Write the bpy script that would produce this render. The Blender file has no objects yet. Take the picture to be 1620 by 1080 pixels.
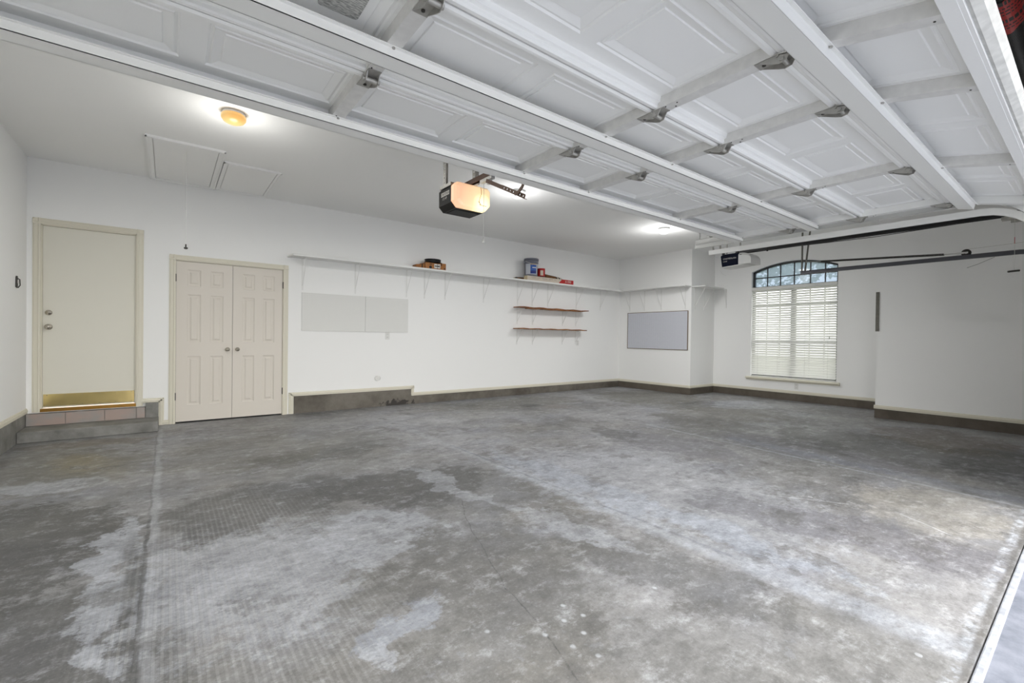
import bpy, bmesh, math, random
from mathutils import Vector, Matrix
random.seed(7)
PI = math.pi
scn = bpy.context.scene
COL = scn.collection

# ------------------------------------------------------------------ camera
cam_d = bpy.data.cameras.new('camera'); cam = bpy.data.objects.new('camera', cam_d); COL.objects.link(cam)
F_PX = 714.6
cam_d.sensor_fit = 'HORIZONTAL'; cam_d.sensor_width = 36.0; cam_d.lens = 36.0*F_PX/1620.0
cam_d.clip_start = 0.02; cam_d.clip_end = 300
_y, _p, _r = math.radians(37.27), math.radians(-0.466), math.radians(0.749)
Fw = Vector((math.sin(_y)*math.cos(_p), math.cos(_y)*math.cos(_p), math.sin(_p)))
Rt = Vector((math.cos(_y), -math.sin(_y), 0)); Up = Rt.cross(Fw)
R2 = Rt*math.cos(_r)+Up*math.sin(_r); U2 = -Rt*math.sin(_r)+Up*math.cos(_r)
M = Matrix((R2, U2, -Fw)).transposed().to_4x4(); M.translation = Vector((0, 0, 1.15))
cam.matrix_world = M
scn.camera = cam

# ------------------------------------------------------------------ light
def sr(r, g=None, b=None):
    if g is None: g = b = r
    f = lambda c: ((c/255.0)/12.92 if c/255.0 <= 0.04045 else ((c/255.0+0.055)/1.055)**2.4)
    return (f(r), f(g), f(b), 1.0)

w = bpy.data.worlds.new('world'); scn.world = w; w.use_nodes = True
bg = w.node_tree.nodes['Background']; bg.inputs['Color'].default_value = (1.0, 0.99, 0.965, 1); bg.inputs['Strength'].default_value = 4.1
scn.view_settings.view_transform = 'Standard'; scn.view_settings.look = 'None'
scn.view_settings.gamma = 1.0; scn.view_settings.use_curve_mapping = False
scn.view_settings.exposure = 0.54
LAMP_W = 13.5                                            # the ceiling lamps

# ------------------------------------------------------------------ mesh helpers
class MB:
    def __init__(s): s.v = []; s.f = []; s.sm = []
    def add(s, vs, fs, smooth=False):
        o = len(s.v); s.v += [tuple(v) for v in vs]
        for f in fs: s.f.append([i+o for i in f]); s.sm.append(smooth)
        return s
    def box(s, x0, y0, z0, x1, y1, z1):
        x0, x1 = sorted((x0, x1)); y0, y1 = sorted((y0, y1)); z0, z1 = sorted((z0, z1))
        v = [(x0,y0,z0),(x1,y0,z0),(x1,y1,z0),(x0,y1,z0),(x0,y0,z1),(x1,y0,z1),(x1,y1,z1),(x0,y1,z1)]
        return s.add(v, [(0,3,2,1),(4,5,6,7),(0,1,5,4),(1,2,6,5),(2,3,7,6),(3,0,4,7)])
    def bar(s, a, b, w, h, up=(0,0,1)):
        a = Vector(a); b = Vector(b); d = (b-a).normalized(); up = Vector(up)
        if abs(d.dot(up)) > 0.98: up = Vector((1,0,0))
        sd = d.cross(up).normalized(); u = sd.cross(d)
        v = []
        for p in (a, b):
            for q in ((-1,-1),(1,-1),(1,1),(-1,1)): v.append(p+sd*q[0]*w/2+u*q[1]*h/2)
        return s.add(v, [(3,2,1,0),(4,5,6,7),(0,1,5,4),(1,2,6,5),(2,3,7,6),(3,0,4,7)])
    def tube(s, pts, r, n=8, cap=True):
        pts = [Vector(p) for p in pts]; rings = []
        rr = r if isinstance(r, (list, tuple)) else [r]*len(pts)
        ref = None; v = []
        for i, p in enumerate(pts):
            d = (pts[min(i+1, len(pts)-1)]-pts[max(i-1, 0)]).normalized()
            if ref is None: ref = Vector((0,0,1)) if abs(d.z) < 0.9 else Vector((1,0,0))
            a = (ref-d*ref.dot(d)).normalized(); b = d.cross(a); ref = a
            for k in range(n):
                t = 2*PI*k/n; v.append(p+(a*math.cos(t)+b*math.sin(t))*rr[i])
        f = []
        for i in range(len(pts)-1):
            for k in range(n):
                f.append((i*n+k, i*n+(k+1)%n, (i+1)*n+(k+1)%n, (i+1)*n+k))
        s.add(v, f, True)
        if cap: s.add(v[:n], [tuple(range(n))[::-1]]); s.add(v[-n:], [tuple(range(n))])
        return s
    def lathe(s, prof, c, axis='z', n=28, smooth=True, rev=False):
        v = []; f = []; c = Vector(c)
        for r, h in prof:
            for k in range(n):
                t = 2*PI*k/n; a, b = r*math.cos(t), r*math.sin(t)
                p = {'z': (a, b, h), 'y': (a, h, b), 'x': (h, a, b)}[axis]
                v.append(c+Vector(p))
        for i in range(len(prof)-1):
            for k in range(n): f.append((i*n+k, i*n+(k+1)%n, (i+1)*n+(k+1)%n, (i+1)*n+k))
        return s.add(v, f, smooth)
    def prism(s, poly, axis, a, b, hole=None):
        n = len(poly); v = []
        for h in (a, b):
            for (p, q) in poly:
                v.append({'x': (h, p, q), 'y': (p, h, q), 'z': (p, q, h)}[axis])
        f = [tuple(range(n)), tuple(range(n, 2*n))[::-1]]
        for i in range(n): f.append((i, i+n, (i+1)%n+n, (i+1)%n))
        return s.add(v, f)
    def build(s, name, mat, parent=None, bevel=0, **tags):
        me = bpy.data.meshes.new(name)
        off = parent_world(parent) if parent else Vector((0,0,0))
        me.from_pydata([tuple(Vector(v)-off) for v in s.v], [], s.f)
        bm = bmesh.new(); bm.from_mesh(me); 
        bmesh.ops.recalc_face_normals(bm, faces=bm.faces); bm.to_mesh(me); bm.free()
        for p, sm in zip(me.polygons, s.sm): p.use_smooth = sm
        me.materials.append(mat); me.update()
        o = bpy.data.objects.new(name, me); COL.objects.link(o)
        if parent: o.parent = parent
        if bevel:
            m = o.modifiers.new('bevel', 'BEVEL'); m.width = bevel; m.segments = 2; m.limit_method = 'ANGLE'; m.angle_limit = 0.6
        for k, val in tags.items(): o[k] = val
        return o

def parent_world(o):
    p = Vector((0,0,0))
    while o: p += o.location; o = o.parent
    return p
def thing(name, label, cat, loc, group=None):
    o = bpy.data.objects.new(name, None); COL.objects.link(o); o.location = loc; o.empty_display_size = 0.05
    o['label'] = label; o['category'] = cat
    if group: o['group'] = group
    return o
def sthing(name, loc):
    o = bpy.data.objects.new(name, None); COL.objects.link(o); o.location = loc; o['kind'] = 'structure'; return o
def dup(root, loc, label=None):
    r = root.copy(); COL.objects.link(r); r.location = loc
    if label: r['label'] = label
    for ch in list(root.children):
        c = ch.copy(); COL.objects.link(c); c.parent = r
        for g in list(ch.children):
            d = g.copy(); COL.objects.link(d); d.parent = c
    return r
def text_mb(txt, size, origin, ux, uy, depth=0.0015):
    cu = bpy.data.curves.new('lettering', 'FONT'); cu.body = txt; cu.size = size; cu.resolution_u = 2
    o = bpy.data.objects.new('lettering', cu); COL.objects.link(o)
    dg = bpy.context.evaluated_depsgraph_get(); dg.update()
    me = bpy.data.meshes.new_from_object(o.evaluated_get(dg))
    mb = MB(); ux = Vector(ux); uy = Vector(uy); nz = ux.cross(uy); O = Vector(origin)
    wd = max(v.co.x for v in me.vertices)
    mb.add([O+ux*v.co.x+uy*v.co.y+nz*depth for v in me.vertices], [tuple(p.vertices) for p in me.polygons])
    bpy.data.objects.remove(o); bpy.data.meshes.remove(me)
    return mb, wd

# ------------------------------------------------------------------ materials
def N(nt, t, **kw):
    n = nt.nodes.new(t)
    for k, v in kw.items(): setattr(n, k, v)
    return n
def mat(name, col, rough=0.6, metal=0.0, noise=0.0, nscale=30.0, bump=0.0, bscale=200.0, emit=None, es=0, spec=0.5):
    m = bpy.data.materials.new(name); m.use_nodes = True; nt = m.node_tree; b = nt.nodes['Principled BSDF']
    b.inputs['Base Color'].default_value = col; b.inputs['Roughness'].default_value = rough; b.inputs['Metallic'].default_value = metal
    b.inputs['Specular IOR Level'].default_value = spec
    g = N(nt, 'ShaderNodeNewGeometry')
    if noise:
        nz = N(nt, 'ShaderNodeTexNoise'); nz.inputs['Scale'].default_value = nscale; nz.inputs['Detail'].default_value = 5
        nt.links.new(g.outputs['Position'], nz.inputs['Vector'])
        mr = N(nt, 'ShaderNodeMapRange'); mr.inputs['From Min'].default_value = 0.3; mr.inputs['From Max'].default_value = 0.7
        mr.inputs['To Min'].default_value = 1-noise; mr.inputs['To Max'].default_value = 1+noise
        nt.links.new(nz.outputs['Fac'], mr.inputs['Value'])
        mx = N(nt, 'ShaderNodeVectorMath', operation='SCALE'); mx.inputs[0].default_value = col[:3]
        nt.links.new(mr.outputs[0], mx.inputs['Scale']); nt.links.new(mx.outputs[0], b.inputs['Base Color'])
    if bump:
        nb = N(nt, 'ShaderNodeTexNoise'); nb.inputs['Scale'].default_value = bscale; nb.inputs['Detail'].default_value = 3
        nt.links.new(g.outputs['Position'], nb.inputs['Vector'])
        bp = N(nt, 'ShaderNodeBump'); bp.inputs['Strength'].default_value = bump; bp.inputs['Distance'].default_value = 0.002
        nt.links.new(nb.outputs['Fac'], bp.inputs['Height']); nt.links.new(bp.outputs[0], b.inputs['Normal'])
    if emit:
        b.inputs['Emission Color'].default_value = emit; b.inputs['Emission Strength'].default_value = es
    return m

M_wall = mat('wall_paint', sr(246, 246, 244), 0.85, bump=0.12, bscale=90)
M_ceil = mat('ceiling_paint', sr(249, 249, 247), 0.9, bump=0.25, bscale=60)
M_trim = mat('cream_trim', sr(222, 217, 200), 0.5)
M_door = mat('cream_door', sr(226, 223, 210), 0.45)
M_closet = mat('closet_cream', sr(220, 213, 202), 0.45)
M_steelw = mat('white_steel_door', sr(246, 246, 243), 0.45, bump=0.15, bscale=120)
M_paint = mat('white_painted_steel', sr(236, 236, 232), 0.4)
M_galv = mat('galvanized_steel', sr(222, 221, 217), 0.45, 0.15, noise=0.06, nscale=25)
M_galvd = mat('galvanized_dark', sr(176, 174, 168), 0.38, 0.5, noise=0.12, nscale=30)
M_black = mat('black_steel', sr(30, 30, 31), 0.35, 0.3)
M_track = mat('dark_track_steel', sr(96, 97, 102), 0.35, 0.6)
M_blkpl = mat('black_plastic', sr(30, 29, 27), 0.55, spec=0.25)
M_hang = mat('aged_galvanized', sr(112, 110, 102), 0.45, 0.5, noise=0.15, nscale=30)
M_navy = mat('navy_plastic', sr(8, 15, 38), 0.6, spec=0.15)
M_whpl = mat('white_plastic', sr(228, 228, 224), 0.4)
M_shelf = mat('white_shelf_paint', sr(234, 234, 231), 0.5)
M_bolt = mat('bolt_dark', sr(70, 68, 64), 0.5, 0.6)
M_nickel = mat('satin_nickel', sr(190, 184, 172), 0.25, 0.9)
M_brass = mat('brass_plate', sr(226, 204, 142), 0.16, 1.0, noise=0.12, nscale=9)
M_gold = mat('brass_threshold', sr(150, 112, 52), 0.35, 0.8)
M_rubber = mat('dirty_white_seal', sr(196, 196, 192), 0.8, noise=0.14, nscale=22)
M_rust = mat('brown_painted_steel', sr(74, 46, 24), 0.45, 0.3)
M_cord = mat('cord_white', sr(205, 205, 200), 0.8)
M_darkhole = mat('dark_interior', sr(24, 24, 28), 0.9)
M_frameblk = mat('black_window_frame', sr(26, 27, 30), 0.45)
M_blind = mat('blind_white', sr(244, 244, 240), 0.5)
_nt = M_blind.node_tree; _b = _nt.nodes['Principled BSDF']; _tl = N(_nt, 'ShaderNodeBsdfTranslucent'); _tl.inputs['Color'].default_value = (0.9, 0.9, 0.88, 1); _mx = N(_nt, 'ShaderNodeMixShader'); _mx.inputs[0].default_value = 0.3
_nt.links.new(_b.outputs[0], _mx.inputs[1]); _nt.links.new(_tl.outputs[0], _mx.inputs[2]); _nt.links.new(_mx.outputs[0], _nt.nodes['Material Output'].inputs[0])
M_red = mat('red_label', sr(176, 24, 22), 0.5)
M_white = mat('print_white', sr(225, 222, 215), 0.6)
M_ink = mat('print_ink', sr(38, 32, 30), 0.6)

def concrete(name, c1, c2, s=3.0, c3=None):
    m = bpy.data.materials.new(name); m.use_nodes = True; nt = m.node_tree; b = nt.nodes['Principled BSDF']
    g = N(nt, 'ShaderNodeNewGeometry')
    n1 = N(nt, 'ShaderNodeTexNoise'); n1.inputs['Scale'].default_value = s; n1.inputs['Detail'].default_value = 8; n1.inputs['Roughness'].default_value = 0.65
    nt.links.new(g.outputs['Position'], n1.inputs['Vector'])
    cr = N(nt, 'ShaderNodeValToRGB'); e = cr.color_ramp.elements
    e[0].position = 0.34; e[0].color = c1; e[1].position = 0.66; e[1].color = c2
    nt.links.new(n1.outputs['Fac'], cr.inputs[0]); nt.links.new(cr.outputs[0], b.inputs['Base Color'])
    b.inputs['Roughness'].default_value = 0.75
    n2 = N(nt, 'ShaderNodeTexNoise'); n2.inputs['Scale'].default_value = 60; n2.inputs['Detail'].default_value = 4
    nt.links.new(g.outputs['Position'], n2.inputs['Vector'])
    bp = N(nt, 'ShaderNodeBump'); bp.inputs['Strength'].default_value = 0.3; bp.inputs['Distance'].default_value = 0.004
    nt.links.new(n2.outputs['Fac'], bp.inputs['Height']); nt.links.new(bp.outputs[0], b.inputs['Normal'])
    return m
M_stem = concrete('stem_wall_concrete', sr(84, 78, 70), sr(122, 117, 108), 2.2)
def stain_on(m, c, rad, colr):
    nt = m.node_tree; b = nt.nodes['Principled BSDF']; src = b.inputs['Base Color'].links[0].from_socket
    g = N(nt, 'ShaderNodeNewGeometry'); s_ = N(nt, 'ShaderNodeVectorMath', operation='SUBTRACT'); s_.inputs[1].default_value = c; nt.links.new(g.outputs['Position'], s_.inputs[0])
    m_ = N(nt, 'ShaderNodeVectorMath', operation='MULTIPLY'); m_.inputs[1].default_value = rad; nt.links.new(s_.outputs[0], m_.inputs[0])
    l = N(nt, 'ShaderNodeVectorMath', operation='LENGTH'); nt.links.new(m_.outputs[0], l.inputs[0])
    n = N(nt, 'ShaderNodeTexNoise'); n.inputs['Scale'].default_value = 14; n.inputs['Detail'].default_value = 8; nt.links.new(g.outputs['Position'], n.inputs['Vector'])
    a = N(nt, 'ShaderNodeMath', operation='MULTIPLY_ADD'); nt.links.new(n.outputs['Fac'], a.inputs[0]); a.inputs[1].default_value = 1.8; nt.links.new(l.outputs['Value'], a.inputs[2])
    r = N(nt, 'ShaderNodeMapRange'); r.inputs['From Min'].default_value = 1.7; r.inputs['From Max'].default_value = 1.5; nt.links.new(a.outputs[0], r.inputs['Value'])
    x = N(nt, 'ShaderNodeMix', data_type='RGBA'); nt.links.new(r.outputs[0], x.inputs[0]); nt.links.new(src, x.inputs[6]); x.inputs[7].default_value = colr; nt.links.new(x.outputs[2], b.inputs['Base Color'])
stain_on(M_stem, (3.05, 7.16, 0.0), (2.6, 1, 8), sr(60, 56, 52))
M_stemb = concrete('step_concrete', sr(108, 107, 103), sr(146, 145, 141), 4.0)
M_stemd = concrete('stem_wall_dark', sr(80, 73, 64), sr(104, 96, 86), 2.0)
M_drive = concrete('driveway_concrete', sr(98, 103, 115), sr(132, 136, 148), 7.0)
M_lip = concrete('pale_threshold', sr(136, 140, 148), sr(176, 180, 186), 12.0)
M_ground = concrete('yard_ground', sr(120, 128, 100), sr(150, 150, 130), 1.5)

# floor: worn concrete with stains, efflorescence, trowel ridges, cracks and shade painted by the closed door
def floor_material():
    m = bpy.data.materials.new('worn_garage_concrete'); m.use_nodes = True; nt = m.node_tree; L = nt.links
    b = nt.nodes['Principled BSDF']
    # group: soft ellipse
    gb = bpy.data.node_groups.new('stain_shade_shape', 'ShaderNodeTree')
    for nm, tp in (('P','NodeSocketVector'),('C','NodeSocketVector'),('S','NodeSocketVector'),('R','NodeSocketFloat')):
        gb.interface.new_socket(nm, in_out='INPUT', socket_type=tp)
    gb.interface.new_socket('M', in_out='OUTPUT', socket_type='NodeSocketFloat')
    gi = N(gb, 'NodeGroupInput'); go = N(gb, 'NodeGroupOutput')
    sb = N(gb, 'ShaderNodeVectorMath', operation='SUBTRACT'); gb.links.new(gi.outputs['P'], sb.inputs[0]); gb.links.new(gi.outputs['C'], sb.inputs[1])
    vr = N(gb, 'ShaderNodeVectorRotate', rotation_type='Z_AXIS'); gb.links.new(sb.outputs[0], vr.inputs['Vector']); gb.links.new(gi.outputs['R'], vr.inputs['Angle'])
    ml = N(gb, 'ShaderNodeVectorMath', operation='MULTIPLY'); gb.links.new(vr.outputs[0], ml.inputs[0]); gb.links.new(gi.outputs['S'], ml.inputs[1])
    ln = N(gb, 'ShaderNodeVectorMath', operation='LENGTH'); gb.links.new(ml.outputs[0], ln.inputs[0])
    mr = N(gb, 'ShaderNodeMapRange', interpolation_type='SMOOTHSTEP'); mr.inputs['From Min'].default_value = 1.15; mr.inputs['From Max'].default_value = 0.35
    gb.links.new(ln.outputs['Value'], mr.inputs['Value']); gb.links.new(mr.outputs[0], go.inputs['M'])
    # group: line segment
    gs = bpy.data.node_groups.new('line_shape', 'ShaderNodeTree')
    for nm, tp in (('P','NodeSocketVector'),('A','NodeSocketVector'),('AB','NodeSocketVector'),('K','NodeSocketFloat'),('W','NodeSocketFloat')):
        gs.interface.new_socket(nm, in_out='INPUT', socket_type=tp)
    gs.interface.new_socket('M', in_out='OUTPUT', socket_type='NodeSocketFloat')
    gi = N(gs, 'NodeGroupInput'); go = N(gs, 'NodeGroupOutput'); K = gs.links
    sb = N(gs, 'ShaderNodeVectorMath', operation='SUBTRACT'); K.new(gi.outputs['P'], sb.inputs[0]); K.new(gi.outputs['A'], sb.inputs[1])
    dt = N(gs, 'ShaderNodeVectorMath', operation='DOT_PRODUCT'); K.new(sb.outputs[0], dt.inputs[0]); K.new(gi.outputs['AB'], dt.inputs[1])
    mu = N(gs, 'ShaderNodeMath', operation='MULTIPLY', use_clamp=True); K.new(dt.outputs['Value'], mu.inputs[0]); K.new(gi.outputs['K'], mu.inputs[1])
    sc = N(gs, 'ShaderNodeVectorMath', operation='SCALE'); K.new(gi.outputs['AB'], sc.inputs[0]); K.new(mu.outputs[0], sc.inputs['Scale'])
    s2 = N(gs, 'ShaderNodeVectorMath', operation='DISTANCE'); K.new(sb.outputs[0], s2.inputs[0]); K.new(sc.outputs[0], s2.inputs[1])
    dv = N(gs, 'ShaderNodeMath', operation='DIVIDE'); K.new(s2.outputs['Value'], dv.inputs[0]); K.new(gi.outputs['W'], dv.inputs[1])
    mr = N(gs, 'ShaderNodeMapRange', interpolation_type='SMOOTHSTEP'); mr.inputs['From Min'].default_value = 1.0; mr.inputs['From Max'].default_value = 0.25
    K.new(dv.outputs[0], mr.inputs['Value']); K.new(mr.outputs[0], go.inputs['M'])

    geo = N(nt, 'ShaderNodeNewGeometry')
    flat = N(nt, 'ShaderNodeVectorMath', operation='MULTIPLY'); flat.inputs[1].default_value = (1, 1, 0); L.new(geo.outputs['Position'], flat.inputs[0])
    P = flat.outputs[0]
    def noise(scale, detail=6, rough=0.6, vec=None, out='Fac', dist=0.0, stretch=None):
        v = vec or P
        if stretch:
            mp = N(nt, 'ShaderNodeVectorMath', operation='MULTIPLY'); mp.inputs[1].default_value = stretch; L.new(v, mp.inputs[0]); v = mp.outputs[0]
        n = N(nt, 'ShaderNodeTexNoise'); n.inputs['Scale'].default_value = scale; n.inputs['Detail'].default_value = detail
        n.inputs['Roughness'].default_value = rough; n.inputs['Distortion'].default_value = dist; L.new(v, n.inputs['Vector']); return n.outputs[out]
    def warp(scale, amt, detail=5):
        c = noise(scale, detail, 0.65, out='Color')
        s = N(nt, 'ShaderNodeVectorMath', operation='SUBTRACT'); s.inputs[1].default_value = (0.5, 0.5, 0.5); L.new(c, s.inputs[0])
        k = N(nt, 'ShaderNodeVectorMath', operation='SCALE'); k.inputs['Scale'].default_value = amt; L.new(s.outputs[0], k.inputs[0])
        a = N(nt, 'ShaderNodeVectorMath', operation='ADD'); L.new(P, a.inputs[0]); L.new(k.outputs[0], a.inputs[1])
        f = N(nt, 'ShaderNodeVectorMath', operation='MULTIPLY'); f.inputs[1].default_value = (1, 1, 0); L.new(a.outputs[0], f.inputs[0]); return f.outputs[0]
    PW = warp(1.6, 0.9, 8); PS = warp(3.0, 0.10, 8); PT = warp(5.0, 0.05, 10)
    def mr(v, a, c, lo=0.0, hi=1.0, st='LINEAR'):
        n = N(nt, 'ShaderNodeMapRange', interpolation_type=st); n.inputs['From Min'].default_value = a; n.inputs['From Max'].default_value = c
        n.inputs['To Min'].default_value = lo; n.inputs['To Max'].default_value = hi; L.new(v, n.inputs['Value']); return n.outputs[0]
    def mul(a, c):
        n = N(nt, 'ShaderNodeMath', operation='MULTIPLY')
        for i, q in enumerate((a, c)):
            if isinstance(q, (int, float)): n.inputs[i].default_value = q
            else: L.new(q, n.inputs[i])
        return n.outputs[0]
    def mix(c1, c2, f):
        n = N(nt, 'ShaderNodeMix', data_type='RGBA')
        for s_, q in ((6, c1), (7, c2)):
            if isinstance(q, tuple): n.inputs[s_].default_value = q
            else: L.new(q, n.inputs[s_])
        if isinstance(f, (int, float)): n.inputs[0].default_value = f
        else: L.new(f, n.inputs[0])
        return n.outputs[2]
    big = noise(0.55, 9, 0.62, dist=0.4)
    cr = N(nt, 'ShaderNodeValToRGB'); e = cr.color_ramp.elements
    e[0].position = 0.30; e[0].color = sr(104, 103, 100); e[1].position = 0.72; e[1].color = sr(184, 183, 183)
    x = cr.color_ramp.elements.new(0.45); x.color = sr(138, 136, 133)
    x = cr.color_ramp.elements.new(0.58); x.color = sr(160, 158, 157)
    L.new(big, cr.inputs[0]); col = cr.outputs[0]
    # cloudy colour casts
    col = mix(col, sr(152, 154, 164), mr(noise(0.9, 5, 0.6, stretch=(1, 1.7, 1)), 0.48, 0.72, 0, 0.55))
    col = mix(col, sr(150, 142, 128), mr(noise(0.7, 5, 0.6, stretch=(1.4, 1, 1)), 0.52, 0.74, 0, 0.45))
    gate = mr(noise(2.6, 9, 0.7), 0.36, 0.60)          # breaks stains up
    gatef = mr(noise(9.0, 9, 0.75), 0.34, 0.62)
    gatev = mr(noise(30.0, 8, 0.75), 0.38, 0.60)
    def blob(c, ctr, rx, ry, rot, st, g=None, lo=0.25, pv=None):
        nonlocal col
        n = N(nt, 'ShaderNodeGroup'); n.node_tree = gb; L.new(pv or PW, n.inputs['P']); n.inputs['C'].default_value = (ctr[0], ctr[1], 0)
        n.inputs['S'].default_value = (1/rx, 1/ry, 0); n.inputs['R'].default_value = math.radians(-rot)
        f = n.outputs[0]
        if g is not None:
            ad_ = N(nt, 'ShaderNodeMath', operation='MULTIPLY_ADD'); L.new(g, ad_.inputs[0]); ad_.inputs[1].default_value = 0.75; L.new(f, ad_.inputs[2])
            f = mr(ad_.outputs[0], 0.62+0.3*(0.5-lo), 1.15, 0, 1, 'SMOOTHSTEP')
        col = mix(col, c, mul(f, st))
    def line(c, a, bb, wd, st, g=None, lo=0.2, pv=None):
        nonlocal col
        n = N(nt, 'ShaderNodeGroup'); n.node_tree = gs; L.new(pv or PS, n.inputs['P']); n.inputs['A'].default_value = (a[0], a[1], 0)
        ab = (bb[0]-a[0], bb[1]-a[1], 0); n.inputs['AB'].default_value = ab; n.inputs['K'].default_value = 1/(ab[0]**2+ab[1]**2); n.inputs['W'].default_value = wd
        f = mul(n.outputs[0], st)
        if g is not None: f = mul(f, mr(g, 0, 1, lo, 1))
        col = mix(col, c, f)
    DK = sr(84, 83, 80); DK2 = sr(66, 65, 64); OL = sr(112, 108, 96); LT = sr(196, 198, 203); BL = sr(178, 183, 193); BR = sr(104, 90, 74); PU = sr(116, 114, 119)
    # left slab
    blob(OL, (-0.75, 5.3), 0.75, 1.1, 0, 0.55, gate, 0.5)
    blob(sr(152, 140, 112), (-0.62, 5.45), 0.22, 0.5, 10, 0.6, None)
    blob(LT, (-0.75, 4.75), 0.55, 0.22, -20, 0.55, gate)
    blob(DK, (-0.75, 3.5), 0.75, 1.0, 0, 0.85, gatef, 0.25)
    blob(DK, (-0.5, 2.2), 0.8, 0.8, 0, 0.65, gatef, 0.2)
    blob(LT, (-0.22, 2.9), 0.12, 1.1, 4, 0.75, gatef, 0.2)
    blob(DK, (-0.12, 2.6), 0.05, 0.9, 3, 0.8, None, pv=PS)
    blob(sr(120, 108, 92), (-0.6, 6.4), 0.7, 0.3, 0, 0.5, gate)
    # area right of the joint
    blob(DK, (0.55, 3.45), 0.9, 0.55, 12, 0.6, gate, 0.4)
    blob(DK, (1.5, 3.3), 0.9, 0.55, -15, 0.75, gate, 0.35)
    blob(DK, (1.25, 4.6), 0.9, 0.4, 0, 0.55, gate, 0.3)
    blob(OL, (0.6, 5.1), 0.9, 0.9, 0, 0.5, gate, 0.4)
    blob(DK, (1.3, 1.9), 0.5, 0.75, 0, 0.45, gate, 0.35)
    blob(OL, (0.9, 1.7), 1.3, 0.8, 0, 0.25, gatef, 0.3)
    blob(DK, (2.0, 1.3), 0.35, 0.8, 10, 0.5, gatef, 0.3)
    blob(LT, (0.35, 2.5), 0.65, 0.75, 0, 0.55, gatef, 0.25)
    blob(LT, (0.95, 2.6), 0.45, 0.45, 0, 0.5, gatef, 0.2)
    blob(LT, (1.95, 1.95), 0.15, 0.65, 12, 0.45, gatef, 0.35)
    blob(LT, (1.75, 3.1), 0.10, 0.9, 8, 0.4, gatef, 0.2)
    blob(BL, (0.75, 1.75), 0.35, 0.12, 30, 0.55, gatef)
    blob(LT, (0.62, 1.55), 0.09, 0.12, 0, 0.6, gatef)
    # middle and far
    blob(sr(186, 187, 192), (3.1, 2.2), 1.0, 1.7, 0, 0.55, gatef, 0.45)
    blob(BL, (2.62, 2.2), 0.20, 1.9, 0, 0.6, gatef, 0.4)
    blob(PU, (3.3, 1.0), 0.4, 1.1, 10, 0.6, gatef, 0.3)
    blob(PU, (4.4, 2.8), 0.55, 0.9, 0, 0.65, gate, 0.4)
    blob(DK, (4.3, 3.6), 0.35, 0.35, 0, 0.6, gate)
    blob(DK, (3.6, 5.1), 0.7, 0.25, 0, 0.35, gate)
    blob(PU, (5.4, 1.9), 0.5, 1.3, -4, 0.7, gatef, 0.45)
    blob(DK, (6.3, 1.6), 0.9, 1.3, 0, 0.7, gate, 0.4)  # shade on the closed single door's side, painted as darker floor
    blob(DK, (6.0, 3.4), 0.7, 1.0, 0, 0.55, gate, 0.3)
    blob(DK2, (6.6, 0.6), 1.3, 0.5, 0, 0.75, gate, 0.5)  # deeper painted shade right in front of the closed single door
    blob(BR, (7.4, 1.2), 1.0, 0.9, 0, 0.55, gate, 0.4)
    blob(OL, (7.7, 5.6), 1.3, 1.3, 0, 0.7, gate, 0.4)
    blob(OL, (7.0, 3.6), 1.6, 1.0, 0, 0.5, gate, 0.4)
    blob(OL, (5.0, 6.3), 1.6, 0.6, 0, 0.5, gate, 0.3)
    blob(DK2, (4.95, 5.9), 0.28, 0.22, 0, 0.8, None, pv=PS)
    blob(BR, (5.25, 5.6), 0.35, 0.3, 0, 0.5, None, pv=PS)
    blob(DK, (7.6, 4.6), 0.5, 0.12, 0, 0.6, None, pv=PS)
    blob(sr(190, 192, 196), (8.2, 3.9), 0.8, 0.6, 0, 0.5, gate, 0.4)
    blob(sr(176, 170, 158), (4.2, 0.75), 0.7, 0.5, 0, 0.45, gatef, 0.4)
    # trowel ridges left by old tile adhesive
    wv = N(nt, 'ShaderNodeTexWave', wave_type='BANDS', bands_direction='X'); wv.inputs['Scale'].default_value = 12.5; wv.inputs['Distortion'].default_value = 0.8
    wv.inputs['Detail'].default_value = 3; wv.inputs['Detail Scale'].default_value = 1.5; L.new(P, wv.inputs['Vector'])
    ga = N(nt, 'ShaderNodeGroup'); ga.node_tree = gb; L.new(PW, ga.inputs['P']); ga.inputs['C'].default_value = (0.32, 2.4, 0); ga.inputs['S'].default_value = (1/0.7, 1/1.5, 0)
    ridge = mul(mul(mr(wv.outputs['Fac'], 0.45, 0.9), ga.outputs[0]), mr(gatef, 0, 1, 0.3, 1))
    col = mix(col, sr(188, 186, 182), mul(ridge, 0.38))
    # joints, streaks, cracks
    line(sr(190, 191, 194), (-0.05, 0.3), (-0.07, 6.9), 0.035, 0.6, gatef, 0.35)
    line(sr(60, 60, 60), (-0.085, 0.3), (-0.09, 3.6), 0.014, 0.75, gatef, 0.3, pv=PT)
    line(sr(96, 96, 94), (-0.09, 3.6), (-0.095, 6.9), 0.010, 0.6, gatef, 0.2, pv=PT)
    line(sr(196, 200, 208), (2.38, 0.25), (2.38, 3.2), 0.13, 0.65, gatef, 0.3)
    line(sr(186, 188, 192), (2.38, 2.6), (2.38, 5.2), 0.08, 0.5, gatef, 0.3)
    line(sr(104, 108, 118), (2.40, 1.2), (2.40, 4.2), 0.02, 0.7, gate, 0.0, pv=PT)
    line(sr(190, 194, 202), (4.82, 0.3), (5.2, 4.0), 0.03, 0.6, gatef, 0.4, pv=PT)
    line(sr(130, 136, 150), (5.0, 0.3), (5.3, 2.6), 0.17, 0.5, gatef, 0.4)
    line(sr(100, 98, 96), (5.2, 3.8), (5.4, 6.0), 0.02, 0.6, gatef, 0.3, pv=PT)
    line(sr(110, 108, 106), (3.4, 4.45), (9.5, 4.45), 0.02, 0.5, gatef, 0.2, pv=PT)
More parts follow.
